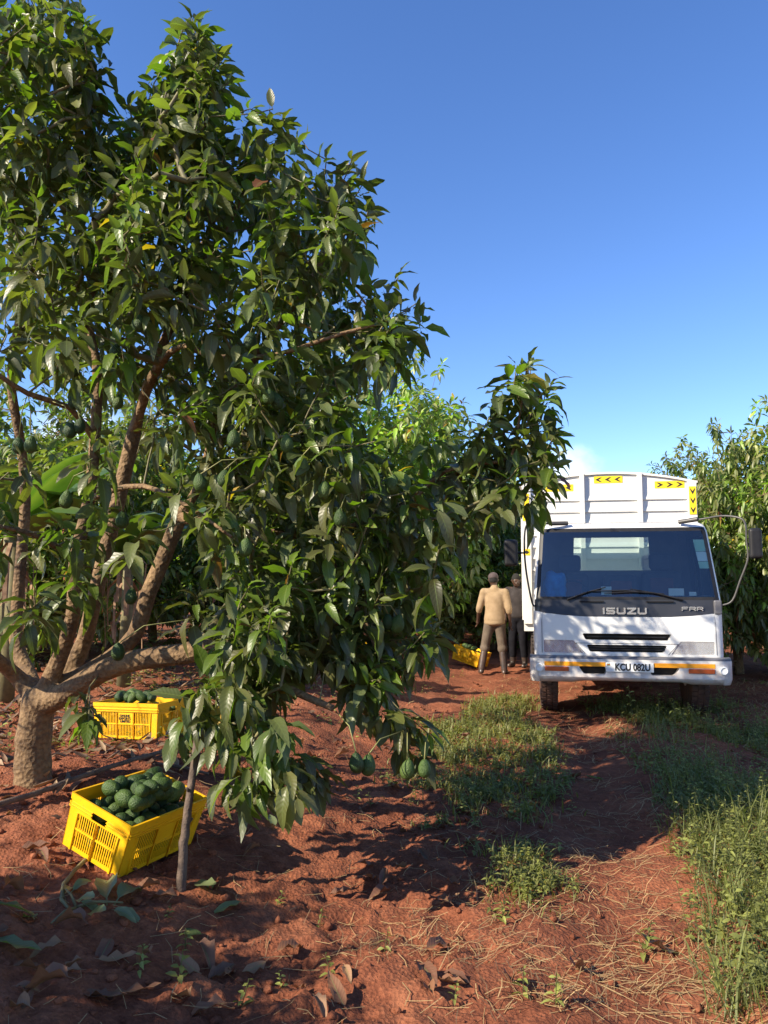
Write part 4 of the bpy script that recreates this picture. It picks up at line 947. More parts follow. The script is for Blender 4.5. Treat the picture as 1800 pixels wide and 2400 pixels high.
    def ribbed(name, u0, u1, ztops, place):
        prof = [(0.0, zf)]; z = 1.10
        while z < 2.80:
            prof += [(0.0, z), (.022, z + .012), (.022, z + .03), (.004, z + .085), (0, z + .14)]; z += .163
        prof = [p_ for p_ in prof if p_[1] < 2.86]; mb = MB(); us = np.linspace(u0, u1, 7); vs = []
        for u in us: vs += [place(u, d, z_) for d, z_ in prof] + [place(u, 0, ztops(u))]
        n = len(prof) + 1; mb.add(vs, [(i * n + k, i * n + n + k, i * n + n + k + 1, i * n + k + 1) for i in range(6) for k in range(n - 1)]); mb.build(name, BX, X, 35)
    px = [-1.10, -.345, .43, 1.10]
    for a_, b_ in ((-1.10, -.375), (-.315, .40), (.46, 1.10)): ribbed('front_sheet', a_ - .03, b_ + .03, ztop, lambda u, d, z: (u, y0 - d, z))
    for x in (-.345, .43):
        mb = MB(); mb.box((x - .032, y0 - .065, zf), (x + .032, y0 - .001, ztop(x) - .005)); mb.build('upright', BX, X, bevel=.004)
    for s in (-1, 1):
        mb = MB(); mb.box((s * 1.115 - .06, y0 - .045, zf), (s * 1.115 + .06, y0 + .06, ztop(1.1) - .015)); mb.build('corner_post', BX, X, bevel=.005)
        xs = np.linspace(0, s * xh, 10); mb = MB()
        vs = []
        for x in xs: vs += [(x, y0 - .03, ztop(x) - .03), (x, y0 + .05, ztop(x) - .03), (x, y0 + .05, ztop(x)), (x, y0 - .03, ztop(x))]
        mb.add(vs, [(i * 4 + k, i * 4 + (k + 1) % 4, i * 4 + 4 + (k + 1) % 4, i * 4 + 4 + k) for i in range(9) for k in range(4)]); mb.build('top_rail', BX, X, 40)
        ribbed('side_sheet', y0 + .06, y1, lambda u: 2.97, lambda u, d, z, s=s: (s * (xh - .03 + d), u, z))
        for yy in (3.2, 4.45, 5.7, 6.85):
            mb = MB(); mb.box((s * (xh + .005) - .03, yy - .03, zf), (s * (xh + .005) + .03, yy + .03, 2.97)); mb.build('upright', BX, X)
        mb = MB(); mb.box((s * xh - .035, y0 + .06, 2.97), (s * xh + .035, y1, 3.0)); mb.build('top_rail', BX, X)
    ribbed('tailgate', -xh, xh, lambda u: 2.97, lambda u, d, z: (u, y1 + d, z))
    mb = MB(); mb.box((-1.02, y0 - .012, 2.325), (1.02, y0 - .002, 2.34)); mb.build('rail', BX, X)
    # reflective markers
    def marker(cx, cz, w_, h_, y, dirn, n=3):
        o = MB(); o.box((cx - w_ / 2, y - .003, cz - h_ / 2), (cx + w_ / 2, y, cz + h_ / 2)); mk = o.build('marker_sticker', MAT['yellow_sticker'], X)
        Lx = max(w_, h_)
        for k in range(n):
            t_ = (k - (n - 1) / 2) * Lx / n; a = Lx / n * .36; hh = min(w_, h_) * .32
            poly = [(-a, 0), (a * .3, hh), (a * .95, hh), (-.05 * a, 0), (a * .95, -hh), (a * .3, -hh)]
            if dirn == 'L': P_ = [(cx + t_ + u, cz + v) for u, v in poly]
            elif dirn == 'R': P_ = [(cx + t_ - u, cz + v) for u, v in poly][::-1]
            else: P_ = [(cx + v, cz + t_ + u) for u, v in poly][::-1]
            c = MB(); c.prism(P_, y - .0055, y - .004); c.build('chevron', MAT['ink_black'], mk)
    marker(.015, 3.035, .385, .098, y0 - .004, 'L'); marker(-.655, 2.93, .385, .098, y0 - .004, 'L'); marker(.83, 2.945, .39, .098, y0 - .004, 'R')
    marker(1.118, 2.715, .092, .385, y0 - .049, 'D'); marker(-1.125, 2.66, .092, .385, y0 - .049, 'D')
    o = MB(); o.box((-1.170, y0 - .049, 1.98), (-1.075, y0 - .046, 2.07)); mk = o.build('marker_sticker', MAT['yellow_sticker'], X)
    c = MB(); c.prism([(-1.16, 2.025), (-1.122, 1.997), (-1.085, 2.025), (-1.122, 2.053)], y0 - .053, y0 - .050); c.build('diamond', MAT['ink_black'], mk)
    return T
build_truck()

# ------------------------------------------------------------ crates of avocados
def rodrigues(w_):
    w_ = Vector(w_); return Matrix.Rotation(w_.length, 3, w_.normalized())
CL, CW, CH, TP = .60, .405, .275, .95
def crate_meshes():
    out = {}
    def wallmap(side, half):   # (u, depth, v): u along wall, depth outwards
        def f(u, d, v):
            k = TP + (1 - TP) * v / CH
            if side == 'L': return (u * k, -(CW / 2 * k + d), v)
            if side == 'l': return (-u * k, (CW / 2 * k + d), v)
            if side == 'S': return (-(CL / 2 * k + d), -u * k, v)
            return ((CL / 2 * k + d), u * k, v)
        return f
    for side, hl in (('L', CL / 2), ('l', CL / 2), ('S', CW / 2), ('s', CW / 2)):
        f = wallmap(side, hl); mb = MB(); th = -.004
        def b(u0, u1, v0, v1, d=0): mb.box((u0, th, v0), (u1, d, v1), f)
        cw_ = .065 if hl > .25 else .06
        b(-hl, -hl + cw_, 0, CH - .03); b(hl - cw_, hl, 0, CH - .03)            # solid corners
        b(-hl + cw_, hl - cw_, 0, .022); b(-hl + cw_, hl - cw_, CH - .075, CH - .03) if hl > .25 else None
        if hl < .25:
            b(-hl + cw_, -.05, CH - .085, CH - .03); b(.05, hl - cw_, CH - .085, CH - .03); b(-.05, .05, CH - .085, CH - .078); b(-.05, .05, CH - .042, CH - .03)
        b(-hl, hl, CH - .03, CH, .006); [b(a_, b_, v_, v_ + .006, .008) for v_ in (CH - .052, CH - .068) for a_, b_ in (((-hl, hl),) if hl > .25 else ((-hl, -.05), (.05, hl)))]   # rim and lips
        vm0, vm1 = .108, .118; top = CH - .075 if hl > .25 else CH - .085
        b(-hl + cw_, hl - cw_, vm0, vm1, .004)
        n = 3 if hl > .25 else 2; span = 2 * (hl - cw_); bw = span / n
        for k in range(n):
            u0 = -hl + cw_ + k * bw; u1 = u0 + bw
            b(u0 - .005, u0 + .005, 0, top, .007); b(u1 - .005, u1 + .005, 0, top, .007)
            for v0, v1, row in ((.022, vm0, 0), (vm1, top, 1)):
                if hl > .25 and k == 1 and row == 1: b(u0 + .005, u1 - .005, v0, v1); continue
                m_ = max(5, int(bw / .0155)); p_ = (bw - .01) / m_
                for j in range(m_ + 1):
                    uc = u0 + .005 + p_ * j; b(max(u0 + .004, uc - p_ * .2), min(u1 - .004, uc + p_ * .2), v0, v1, -.001)
        me = mb.mesh('side_panel'); out[side] = me
    mb = MB(); mb.box((-CL / 2 * TP, -CW / 2 * TP, .002), (CL / 2 * TP, CW / 2 * TP, .008)); out['base'] = mb.mesh('base')
    return out
CM = {}
for cname in ('crate_yellow', 'crate_green'):
    CM[cname] = crate_meshes()
    for me in CM[cname].values(): me.materials.append(MAT[cname])
rc = np.random.default_rng(3)
def crate(loc, R3, s, kind, label, fruit_label, layers, heap, group):
    o = empty('fruit_crate', loc, label, 'crate', 'harvest crates'); M4 = R3.to_4x4() @ Matrix.Diagonal((s, s, s, 1)); M4.translation = Vector(loc); o.matrix_world = M4
    for k in ('L', 'l', 'S', 's'): link('side_panel', CM[kind][k], None, o)
    link('base', CM[kind]['base'], None, o)
    def fruit(x, y, z):
        q = M4 @ Vector((x, y, z)); f = link('avocado', AVOS[int(rc.integers(4))]); tag(f, fruit_label, 'avocado', group)
        f.location = q; f.rotation_euler = (rc.uniform(0, 6), rc.uniform(.6, 2.4), rc.uniform(0, 6)); k = rc.uniform(.86, 1.02) + (.2 * rc.random() if z > .24 else 0); f.scale = (k, k, k * rc.uniform(.9, 1.1))
    for li in layers:
        nx, ny = 6, 4
        for i in range(nx):
            for j in range(ny):
                if li == 0 and 0 < i < nx - 1 and 0 < j < ny - 1: continue
                fruit(-.205 + .082 * i + (.015 if (j + li) % 2 else -.015) + rc.normal(0, .004), -.124 + .0825 * j + rc.normal(0, .004), .058 + li * .073 + rc.normal(0, .005))
    for k in range(heap):
        x = (-.16 + .08 * (k % 5)) + rc.uniform(-.02, .02); y = (-.085 + .085 * (k // 5 % 3)) + rc.uniform(-.015, .015); fruit(x, y, CH + rc.uniform(-.005, .02) + .04 * (1 - (x / .3) ** 2 - (y / .2) ** 2) + (.06 if k > 14 else 0))
    return o
Rf = rodrigues((.264, .193, 1.147))
crate((-1.355, 4.234, .215), Rf, 1.0, 'crate_yellow', 'tilted yellow slatted plastic crate heaped with avocados beside the wooden stake', 'dark green avocado heaped in the tilted yellow crate beside the stake', (0, 1, 2), 18, 'avocados in the tilted crate by the stake')
Rb = rodrigues((-.03, -.02, -.315)); sb = 1.055
pb = np.array([-1.974, 6.366, .372]); pb = (pb - np.array([0, 0, 1.6])) * sb + np.array([0, 0, 1.6])
crate(tuple(pb), Rb, sb, 'crate_yellow', 'yellow crate with black lettering standing behind the tree trunk', 'green avocado in the lettered yellow crate behind the trunk', (1, 2), 9, 'avocados in the lettered crate')
def crate_text():
    o = [x for x in bpy.data.objects if x.get('label', '').startswith('yellow crate with black lettering')][0]
    panel = [c for c in o.children if c.name.startswith('side_panel')][0]
    for body, z, x in (('ONLINE', .176, -.005), ('EXPORTS', .154, -.005), ('LIMITED', .132, 0)):
        cu = bpy.data.curves.new('text', 'FONT'); cu.body = body; cu.size = .026; cu.align_x = 'CENTER'; cu.align_y = 'CENTER'; cu.offset = .0006; cu.extrude = .0006
        to = bpy.data.objects.new('text', cu); COL.objects.link(to); dg = bpy.context.evaluated_depsgraph_get(); me = bpy.data.meshes.new_from_object(to.evaluated_get(dg)); bpy.data.objects.remove(to)
        l = link('lettering', me, MAT['ink_black'], panel); k = TP + (1 - TP) * z / CH; l.location = (x, -CW / 2 * k - .0025, z); l.rotation_euler = (math.pi / 2 + .03, 0, 0)
crate_text()
Rg = rodrigues((-.19, .21, -.564)); crate((-.48, 10.9, float(gz(-.48, 10.9, False)) + .035), Rg, 1.0, 'crate_green', 'green slatted crate of avocados under the low branches', 'pale green avocado heaped in the green crate', (1, 2), 10, 'avocados in the green crate')
Ry = rodrigues((.10, .05, -.23)); crate((-.40, 12.9, float(gz(-.4, 12.9, False)) + .02), Ry, 1.05, 'crate_yellow', 'yellow crate half hidden by branches behind the green crate', 'avocado in the yellow crate behind the green crate', (2,), 3, 'avocados in the yellow crate behind the green one')
Rp = rodrigues((.03, .237, -.677)); crate((1.60, 14.55, float(gz(1.6, 14.55, False)) + .07), Rp, .97, 'crate_yellow', 'tipped yellow crate at the boots of the man in beige', 'avocado in the tipped yellow crate by the standing men', (2,), 4, 'avocados in the crate by the men')

# stake and sticks
def stick(name, pts, rs, label, cat, mat='dead_wood', n=8, nub=0):
    mb = MB(); r = random.Random(len(pts) * 7 + nub); P_ = [np.array(p, float) for p in pts]; out = []; ro = []
    for i in range(len(P_) - 1):
        for k in range(5):
            t = k / 5; out.append(P_[i] * (1 - t) + P_[i + 1] * t + np.array([r.uniform(-1, 1) for _ in range(3)]) * rs[i] * .12); ro.append((rs[i] * (1 - t) + rs[i + 1] * t) * r.uniform(.93, 1.07))
    out.append(P_[-1]); ro.append(rs[-1]); o0 = out[0].copy()
    mb.tube([q - o0 for q in out], ro, n)
    for k in range(nub):
        q = out[int(len(out) * (.35 + .2 * k))] - o0; a = r.uniform(0, 6.28); mb.tube([q, q + np.array([.035 * math.cos(a), .035 * math.sin(a), .03])], [.012, .006], 5)
    o = mb.build(name, MAT[mat], None, 180); o.location = tuple(o0); return tag(o, label, cat)
sb_ = ground_hit(390, 1915)
stick('stake', [sb_ + np.array([0, 0, -.08]), at(397, 1820, sb_[1] + .02), at(408, 1730, sb_[1] + .05), at(420, 1640, sb_[1] + .12), at(430, 1550, sb_[1] + .22)], [.026, .023, .021, .018, .014], 'rough wooden stake standing in the soil in front of the yellow crate', 'stake', nub=3)
def gp(x, y, h=.01): q = ground_hit(x, y); q[2] += h; return q
stick('pole', [gp(-60, 1775, .05), gp(60, 1738, .05), gp(190, 1693, .06), gp(290, 1662, .07), gp(400, 1625, .05)], [.018, .018, .017, .016, .014], 'long thin dark pole lying on the soil behind the tilted crate', 'pole')
stick('fallen_twig', [gp(205, 1845, .015), gp(160, 1890, .02), gp(137, 1920, .02), gp(132, 1950, .015), gp(150, 1975, .02)], [.011, .010, .010, .009, .006], 'crooked twig leading from the tilted crate to wilted leaves', 'twig', 'twig')
stick('fallen_stick', [gp(330, 1655, .02), gp(400, 1668, .03), gp(450, 1678, .02)], [.014, .012, .01], 'short stick lying behind the stake', 'stick')

# ------------------------------------------------------------ people
ID = Matrix.Identity(4)
def person(loc, yaw, J, label, shirt, trouser, look, cap, sleeve, roll=False, cuff=False):
    # local frame: +y is forward, +x is the person's right
    o = empty('person', loc, label, 'person'); o.rotation_euler = (0, 0, yaw)
    V = Vector; body = []; C = lambda a, b_, ra, rb: body.append(('c', a, b_, ra, rb))
    hp, ch, nk = V(J['hip']), V(J['chest']), V(J['neck']); hd = V(J['head'])
    Rh = Matrix.Rotation(look[0], 4, 'Z') @ Matrix.Rotation(look[1], 4, 'X'); H_ = lambda x, y, z: hd + Rh @ V((x, y, z))
    body.append(('e', hp, (.16, .11, .13), ID)); body.append(('e', ch, (.165, .10, .19), ID)); C(hp, ch, .11, .11)
    C(ch + V((0, 0, .12)), nk, .085, .058); C(nk, hd + V((0, -.01, -.03)), .055, .058)
    body.append(('e', hd, (.078, .098, .115), Rh)); body.append(('e', H_(0, .03, -.06), (.055, .06, .062), Rh))
    body.append(('c', H_(0, .088, .012), H_(0, .112, -.02), .010, .017)); body.append(('c', H_(-.022, .085, -.062), H_(.022, .085, -.062), .012, .012)); body.append(('c', H_(-.035, .083, .03), H_(.035, .083, .03), .014, .014))
    for s in (-1, 1): body.append(('e', H_(s * .08, -.005, -.005), (.012, .024, .033), Rh))
    tops, legs, boots, hands = [], [], [], []
    for s, k in ((-1, 'l'), (1, 'r')):
        sh, el, wr = V(J['sh' + k]), V(J['el' + k]), V(J['wr' + k]); C(ch + V((s * .05, 0, .14)), sh, .07, .062); C(sh, el, .055, .043); C(el, wr, .042, .028)
        d = (wr - el).normalized(); fwd_ = V((0, 1, 0)); side = d.cross(fwd_).normalized(); f2 = side.cross(d).normalized()
        pm = wr + d * .055; body.append(('c', wr, pm, .028, .034)); body.append(('c', pm + f2 * .02, pm - f2 * .02, .024, .022))
        for q, ln in zip((-.03, -.01, .01, .03), (.062, .075, .08, .068)):
            a = pm + d * .03 + f2 * q; m_ = a + d * ln * .55 + side * (.012 * s); e = m_ + d * ln * .4 + side * (.022 * s); C(a, m_, .0105, .0098); C(m_, e, .0098, .0085)
        a = wr + d * .03 + f2 * .028; m_ = a + d * .035 + f2 * .025; C(a, m_, .0125, .011); C(m_, m_ + d * .03 + f2 * .005, .011, .009)
        tops.append(('c', ch + V((s * .06, -.005, .125)), sh + V((-s * .015, 0, -.005)), .082, .07))
        if sleeve > .99: tops.append(('c', sh, el, .068, .060)); tops.append(('c', el, el + (wr - el) * (sleeve - 1), .060, .054))
        else: tops.append(('c', sh, sh + (el - sh) * sleeve, .068, .066))
        th, kn, an, to = hp + V((s * .085, 0, -.04)), V(J['kn' + k]), V(J['an' + k]), V(J['to' + k])
        C(th, kn, .085, .056); C(kn, an, .054, .038); C(an + V((0, 0, -.03)), to, .036, .03)
        end = kn + (an - kn) * (.12 if roll else .72); legs += [('c', th, kn, .100, .080), ('c', kn, end, .080, .078 if roll else .066)]
        if roll: legs.append(('c', end + (an - kn) * .03, end, .09, .088))
        bt = kn + (an - kn) * (.18 if roll else .45); boots.append([('c', bt, an, .066, .055), ('c', an, an + V((0, 0, -.035)), .055, .05), ('c', an + V((0, 0, -.045)), to, .047, .042), ('c', an + V((0, -.03, -.05)), an + V((0, 0, -.05)), .04, .045)])
        if cuff and s == 1:
            mb = capsules([('c', sh + (el - sh) * (sleeve + .02), sh + (el - sh) * (sleeve + .09), .082, .081)], .012, 2); link('sleeve_band', mb, MAT['red_cloth'], o)
    link('body', capsules(body, .0105, 2), MAT['skin'], o)
    for k_ in range(10):
        f_ = k_ / 9; tops.append(('e', ch.lerp(hp, f_) + V((0, 0, .03 if k_ == 0 else .02)), (.176 - .012 * math.sin(f_ * 3.14) + .012 * f_, .132 + .014 * f_, .15 - .05 * f_), ID))
    tops.append(('c', ch + V((0, 0, .15)), nk + V((0, -.005, -.005)), .09, .07))
    if roll: tops.append(('e', hp + V((0, 0, -.04)), (.190, .150, .075), ID))
    link('shirt', capsules(tops, .014, 12), MAT[shirt], o)
    legs.append(('e', hp + V((0, 0, -.01)), (.165, .128, .12), ID)); link('trousers', capsules(legs, .015, 5), MAT[trouser], o)
    for b_ in boots: link('boot', capsules(b_, .012, 3), MAT['boot_rubber'], o)
    for s in (-1, 1):
        link('eye', capsules([('c', H_(s * .031, .088, .008), H_(s * .031, .089, .008), .008, .008)], .003, 0), MAT['eye_white'], o)
    if cap:
        link('cap', capsules([('e', H_(0, -.008, .045), (.09, .108, .085), Rh), ('c', H_(-.05, .09, .045), H_(.05, .09, .045), .014, .014), ('c', H_(-.04, .145, .035), H_(.04, .145, .035), .010, .010), ('e', H_(0, .1, .042), (.07, .06, .013), Rh)], .009, 3), MAT['cap_cloth'], o)
    link('hair', capsules([('e', H_(0, -.012, .028), (.083, .1, .098), Rh), ('e', H_(0, -.03, -.02), (.078, .075, .06), Rh)], .009, 2), MAT['hair'], o)
    return o
a0 = at(1140 / 1, 1000, 13.74)
pa = ground_hit(1070, 1457); pbm = ground_hit(1121, 1441)
person(tuple(pa), rad(-12), dict(hip=(0, 0, .93), chest=(.01, .03, 1.28), neck=(.0, .045, 1.50), head=(-.02, .075, 1.635),
    shl=(-.185, .03, 1.425), ell=(-.265, .02, 1.14), wrl=(-.30, .14, .93), shr=(.185, .02, 1.42), elr=(.25, -.02, 1.13), wrr=(.26, .05, .90),
    knl=(-.17, .05, .50), anl=(-.235, -.03, .10), tol=(-.27, .12, .035), knr=(.12, .05, .50), anr=(.155, -.02, .09), tor=(.18, .13, .035)),
    'person in beige shirt, cap and rolled trousers seen from behind near the truck', 'beige_cloth', 'taupe_cloth', (.25, -.15), True, 1.25, roll=True)
person(tuple(pbm), rad(152), dict(hip=(0, 0, .93), chest=(0, .01, 1.27), neck=(.0, .03, 1.49), head=(.0, .085, 1.60),
    shl=(-.19, .02, 1.42), ell=(-.25, -.02, 1.12), wrl=(-.22, .09, .88), shr=(.19, .02, 1.42), elr=(.25, .0, 1.12), wrr=(.21, .12, .90),
    knl=(-.10, .03, .50), anl=(-.11, -.02, .09), tol=(-.13, .14, .035), knr=(.10, .03, .50), anr=(.12, -.02, .09), tor=(.14, .14, .035)),
    'person in charcoal t-shirt and dark trousers looking down beside the truck', 'charcoal_cloth', 'navy_cloth', (.35, -.45), False, .62, cuff=True)

# ------------------------------------------------------------ ground cover
rg = np.random.default_rng(11)
def blades(name, X, Y, h, wdt, lean, col, label, mat='grass', droop=.5):
    n = len(X); Z = gz(X, Y) - .005; a = rg.uniform(0, 6.283, n); dx, dy = np.cos(a), np.sin(a); sx, sy = -dy, dx
    V = np.zeros((n, 7, 3)); ts = (0, .4, .75)
    for i, t in enumerate(ts):
        r = lean * h * t ** 1.7; hh = h * t * (1 - droop * lean * t * .6); ww = wdt * (1 - .45 * t)
        for j, s in enumerate((-1, 1)):
            V[:, i * 2 + j, 0] = X + dx * r + s * sx * ww; V[:, i * 2 + j, 1] = Y + dy * r + s * sy * ww; V[:, i * 2 + j, 2] = Z + hh
    V[:, 6, 0] = X + dx * lean * h; V[:, 6, 1] = Y + dy * lean * h; V[:, 6, 2] = Z + h * (1 - droop * lean * .8)
    b_ = (np.arange(n) * 7)[:, None]; F = np.concatenate([b_ + np.array([0, 1, 3, 2]), b_ + np.array([2, 3, 5, 4])]); F3 = b_ + np.array([4, 5, 6])
    o = link(name, np_mesh(name, V.reshape(-1, 3), F, None, np.repeat(col, 7, 0), F3=F3), MAT[mat]); tag(o, label, kind='stuff'); return o
def cand(n, x0, x1, y0, y1):
    y = y0 * (y1 / y0) ** rg.random(n); x = rg.uniform(x0, x1, n); return x, y
def keep(x, y, dens):
    k = rg.random(len(x)) < np.clip(dens, 0, 1); return x[k], y[k]
def patch(x, y, f=1.6, s=9, lo=.35, hi=.65): return sstep(lo, hi, .65 * vnoise(x * f, y * f, s) + .35 * vnoise(x * f * 3.1, y * f * 3.1, s + 1))
def d_left(x, y):
    dx = x - track_x(y); wide = np.interp(y, [3.6, 4.5, 5.2, 6, 8.5, 9.5, 11], [.5, .7, 1.2, 1.75, 1.7, 1.2, 1.0])
    return sstep(-wide - .15, -wide + .25, dx) * sstep(-.12, -.42, dx) * sstep(3.5, 4.2, y) * sstep(11.5, 10, y)
def d_right(x, y):
    dx = x - track_x(y); 
    return sstep(.25, .6, dx) * sstep(2.6, 2.0, dx) * sstep(2.6, 3.6, y) * sstep(11, 9.6, y)
GREEN = lambda n, lo=.7, hi=1.3: np.array([.185, .18, .042])[None] * rg.uniform(lo, hi, (n, 1)) + np.array([.06, .03, 0])[None] * (rg.random((n, 1)) ** 3)
x, y = cand(130000, -.6, 6.5, 2.7, 13); dens = np.maximum(d_left(x, y) * patch(x, y, s=9, lo=.28, hi=.6) * .55, d_right(x, y) * patch(x, y, s=13, lo=.22, hi=.55) * .5)
x, y = keep(x, y, dens); n = len(x)
blades('grass', x, y, rg.uniform(.04, .13, n) * (1 + .5 * (rg.random(n) < .15)), rg.uniform(.0025, .0055, n) * np.clip(y / 5, .8, 1.8), rg.uniform(.2, 1.1, n), GREEN(n), 'low green grass along the wheel tracks')
# tall pale grass at the right edge of the track
xs, ys = [], []
for _ in range(95):
    cy = rg.uniform(3.0, 5.6); cx = track_x(cy) + rg.uniform(.4, 1.5); k = rg.integers(8, 26); xs.append(cx + rg.normal(0, .045, k)); ys.append(cy + rg.normal(0, .045, k))
for _ in range(40):
    cy = rg.uniform(5.5, 9); cx = track_x(cy) + rg.uniform(.45, 2.2); k = rg.integers(8, 20); xs.append(cx + rg.normal(0, .05, k)); ys.append(cy + rg.normal(0, .05, k))
x, y = np.concatenate(xs), np.concatenate(ys); n = len(x)
blades('tall_grass', x, y, rg.uniform(.12, .36, n), rg.uniform(.002, .0045, n), rg.uniform(.25, 1.2, n), np.array([.17, .19, .05])[None] * rg.uniform(.7, 1.25, (n, 1)), 'tall pale yellow-green grass tufts at the right of the track', droop=.75)
# straw lying about
def straw(name, X, Y, ln, label, c0=(.46, .30, .13)):
    n = len(X); a = rg.uniform(0, 6.283, n); Z = gz(X, Y) + .004; dx, dy = np.cos(a) * ln, np.sin(a) * ln
    k = rg.normal(0, .7, n); V = np.zeros((n, 6, 3)); ww = rg.uniform(.0007, .0017, n) * np.clip(Y / 4, 1, 2.2)
    up = rg.random(n) ** 3 * .07
    for i, t in enumerate((0, .5, 1)):
        px = X + dx * (t - .5) - dy * k * (t - .5) ** 2; py = Y + dy * (t - .5) + dx * k * (t - .5) ** 2
        zz = np.maximum(gz(px, py), Z - .02) + .005 + up * t
        for j, s in enumerate((-1, 1)): V[:, i * 2 + j] = np.stack([px - s * np.sin(a) * ww, py + s * np.cos(a) * ww, zz + .001 * j], -1)
    b_ = (np.arange(n) * 6)[:, None]; F = np.concatenate([b_ + np.array([0, 1, 3, 2]), b_ + np.array([2, 3, 5, 4])])
    col = np.array(c0)[None] * rg.uniform(.35, 1.15, (n, 1)); o = link(name, np_mesh(name, V.reshape(-1, 3), F, None, np.repeat(col, 6, 0)), MAT['straw_blade']); tag(o, label, kind='stuff')
x, y = cand(80000, -1.8, 6.5, 2.6, 13); dx = x - track_x(y)
dens = .07 + .55 * sstep(-1.3, -.3, dx) * sstep(1.2, .5, dx) * patch(x, y, 2.2, 31, .35, .7) + 1.0 * sstep(-.6, .3, x) * sstep(4.3, 3.4, y) * patch(x, y, 2.5, 33, .35, .65) + .6 * sstep(1.6, 2.1, dx) * patch(x, y, 1.5, 37, .3, .6)
x, y = keep(x, y, dens * .55); straw('dry_straw', x, y, rg.uniform(.03, .17, len(x)), 'dry straw and dead grass stems strewn over the track')
# leafy weeds: stems with small paired leaves
def weed_geo(X, Y, h, ls, rngw, nl=10):
    n = len(X); P, D, N, S, C = [], [], [], [], []; Z = gz(X, Y)
    t = (np.arange(nl) + .5) / nl
    az = rngw.uniform(0, 6.283, (n, 1)) + np.arange(nl)[None] * 2.1; lean = rngw.normal(0, .18, (n, 2))
    p = np.stack([X[:, None] + lean[:, :1] * h[:, None] * t, Y[:, None] + lean[:, 1:] * h[:, None] * t, Z[:, None] + h[:, None] * t], -1).reshape(-1, 3)
    d = np.stack([np.cos(az), np.sin(az), rngw.uniform(-.1, .7, az.shape)], -1).reshape(-1, 3); nn = np.array([0, 0, 1.]) + rngw.normal(0, .3, d.shape)
    s = (ls[:, None] * (1.15 - .6 * t) * rngw.uniform(.7, 1.2, az.shape)).reshape(-1)
    c = np.repeat(np.array([.165, .18, .045])[None] * rngw.uniform(.7, 1.5, (n, 1)) + np.array([.03, .03, 0]) * rngw.random((n, 1)) ** 2, nl, 0)
    stems = [np.array([X[i], Y[i], Z[i] - .01]) for i in range(0)]
    return p, frames(d, nn) * s[:, None, None], c, lean, Z
WT = [leaf_template([0, .4, .75, 1], C_LO, .3, .3, 0, 0, wid=.26, pet=.1), leaf_template([0, .35, .7, 1], C_LO, .5, .5, 0, 1, wid=.2, pet=.1)]
def stems_mesh(name, X, Y, Z, h, lean, r, label=None):
    n = len(X); V = np.zeros((n, 6, 3))
    for i, t in enumerate((0, 1)):
        for k in range(3):
            a = k * 2.094; V[:, i * 3 + k] = np.stack([X + lean[:, 0] * h * t + r * math.cos(a), Y + lean[:, 1] * h * t + r * math.sin(a), Z + h * t - .01 * (1 - t)], -1)
    b_ = (np.arange(n) * 6)[:, None]; F = np.concatenate([b_ + np.array([k, (k + 1) % 3, 3 + (k + 1) % 3, 3 + k]) for k in range(3)])
    return np_mesh(name, V.reshape(-1, 3), F, None, np.tile(np.array([.12, .13, .04]), (n * 6, 1)))
x, y = cand(36000, -.5, 6.0, 3.0, 12); dens = np.maximum(d_left(x, y) * patch(x, y, s=9, lo=.3, hi=.6) * .6, d_right(x, y) * patch(x, y, s=13, lo=.2, hi=.5) * .8)
x, y = keep(x, y, dens * .6); n = len(x); rgt = (x - track_x(y)) > 0
h = rg.uniform(.04, .13, n) + np.where(rgt, rg.uniform(0, .2, n) * (rg.random(n) < .55), 0); ls = rg.uniform(.026, .058, n)
p, M, c, lean, Z = weed_geo(x, y, h, ls, rg)
ow = link('leafy_weeds', scatter_mesh('leafy_weeds', WT, rg.integers(0, 2, len(p)), M, p, c), MAT['grass']); tag(ow, 'dense leafy green weeds beside the wheel track', kind='stuff')
ost = link('weed_stems', stems_mesh('weed_stems', x, y, Z, h, lean, .0015), MAT['grass'], ow)
# low weeds farther out under the trees
x, y = cand(9000, -6, 9, 6, 30); x, y = keep(x, y, patch(x, y, .9, 51, .45, .7) * .5 * (1 - d_left(x, y)) * (np.abs(x - track_x(y) - .9) > 2.2)); n = len(x)
p, M, c, lean, Z = weed_geo(x, y, rg.uniform(.04, .15, n), rg.uniform(.03, .07, n), rg, 7)
tag(link('ground_cover_weeds', scatter_mesh('ground_cover_weeds', WT, rg.integers(0, 2, len(p)), M, p, c), MAT['grass']), 'scattered low weeds under the orchard trees', kind='stuff')
# dry leaf litter under the trees
x, y = cand(26000, -9, 10, 4.2, 26); xl = x - .19 * (y - 5)
dl = (.12 + .88 * patch(x, y, 1.3, 71, .3, .65)) * np.maximum(sstep(-.9, -2.3, xl) * (.25 + .75 * sstep(4.8, 6.2, y)), sstep(4.6, 6.0, xl)) * .75
x, y = keep(x, y, dl); n = len(x)
LT = [leaf_template([0, .35, .7, 1], C_LO, .5, .4, 0, 0, wid=.2, pet=0), leaf_template([0, .35, .7, 1], C_LO, .8, -.5, 0, 1, wid=.17, pet=0), leaf_template([0, .35, .7, 1], C_LO, -.4, -.3, 0, 2, wid=.19, pet=0)]
a = rg.uniform(0, 6.283, n); d = np.stack([np.cos(a), np.sin(a), rg.normal(0, .15, n)], -1); nn = np.array([0, 0, 1.]) + rg.normal(0, .3, (n, 3))
col = np.array([[.20, .115, .065], [.14, .08, .05], [.28, .19, .11], [.10, .06, .04]])[rg.integers(0, 4, n)] * rg.uniform(.7, 1.25, (n, 1))
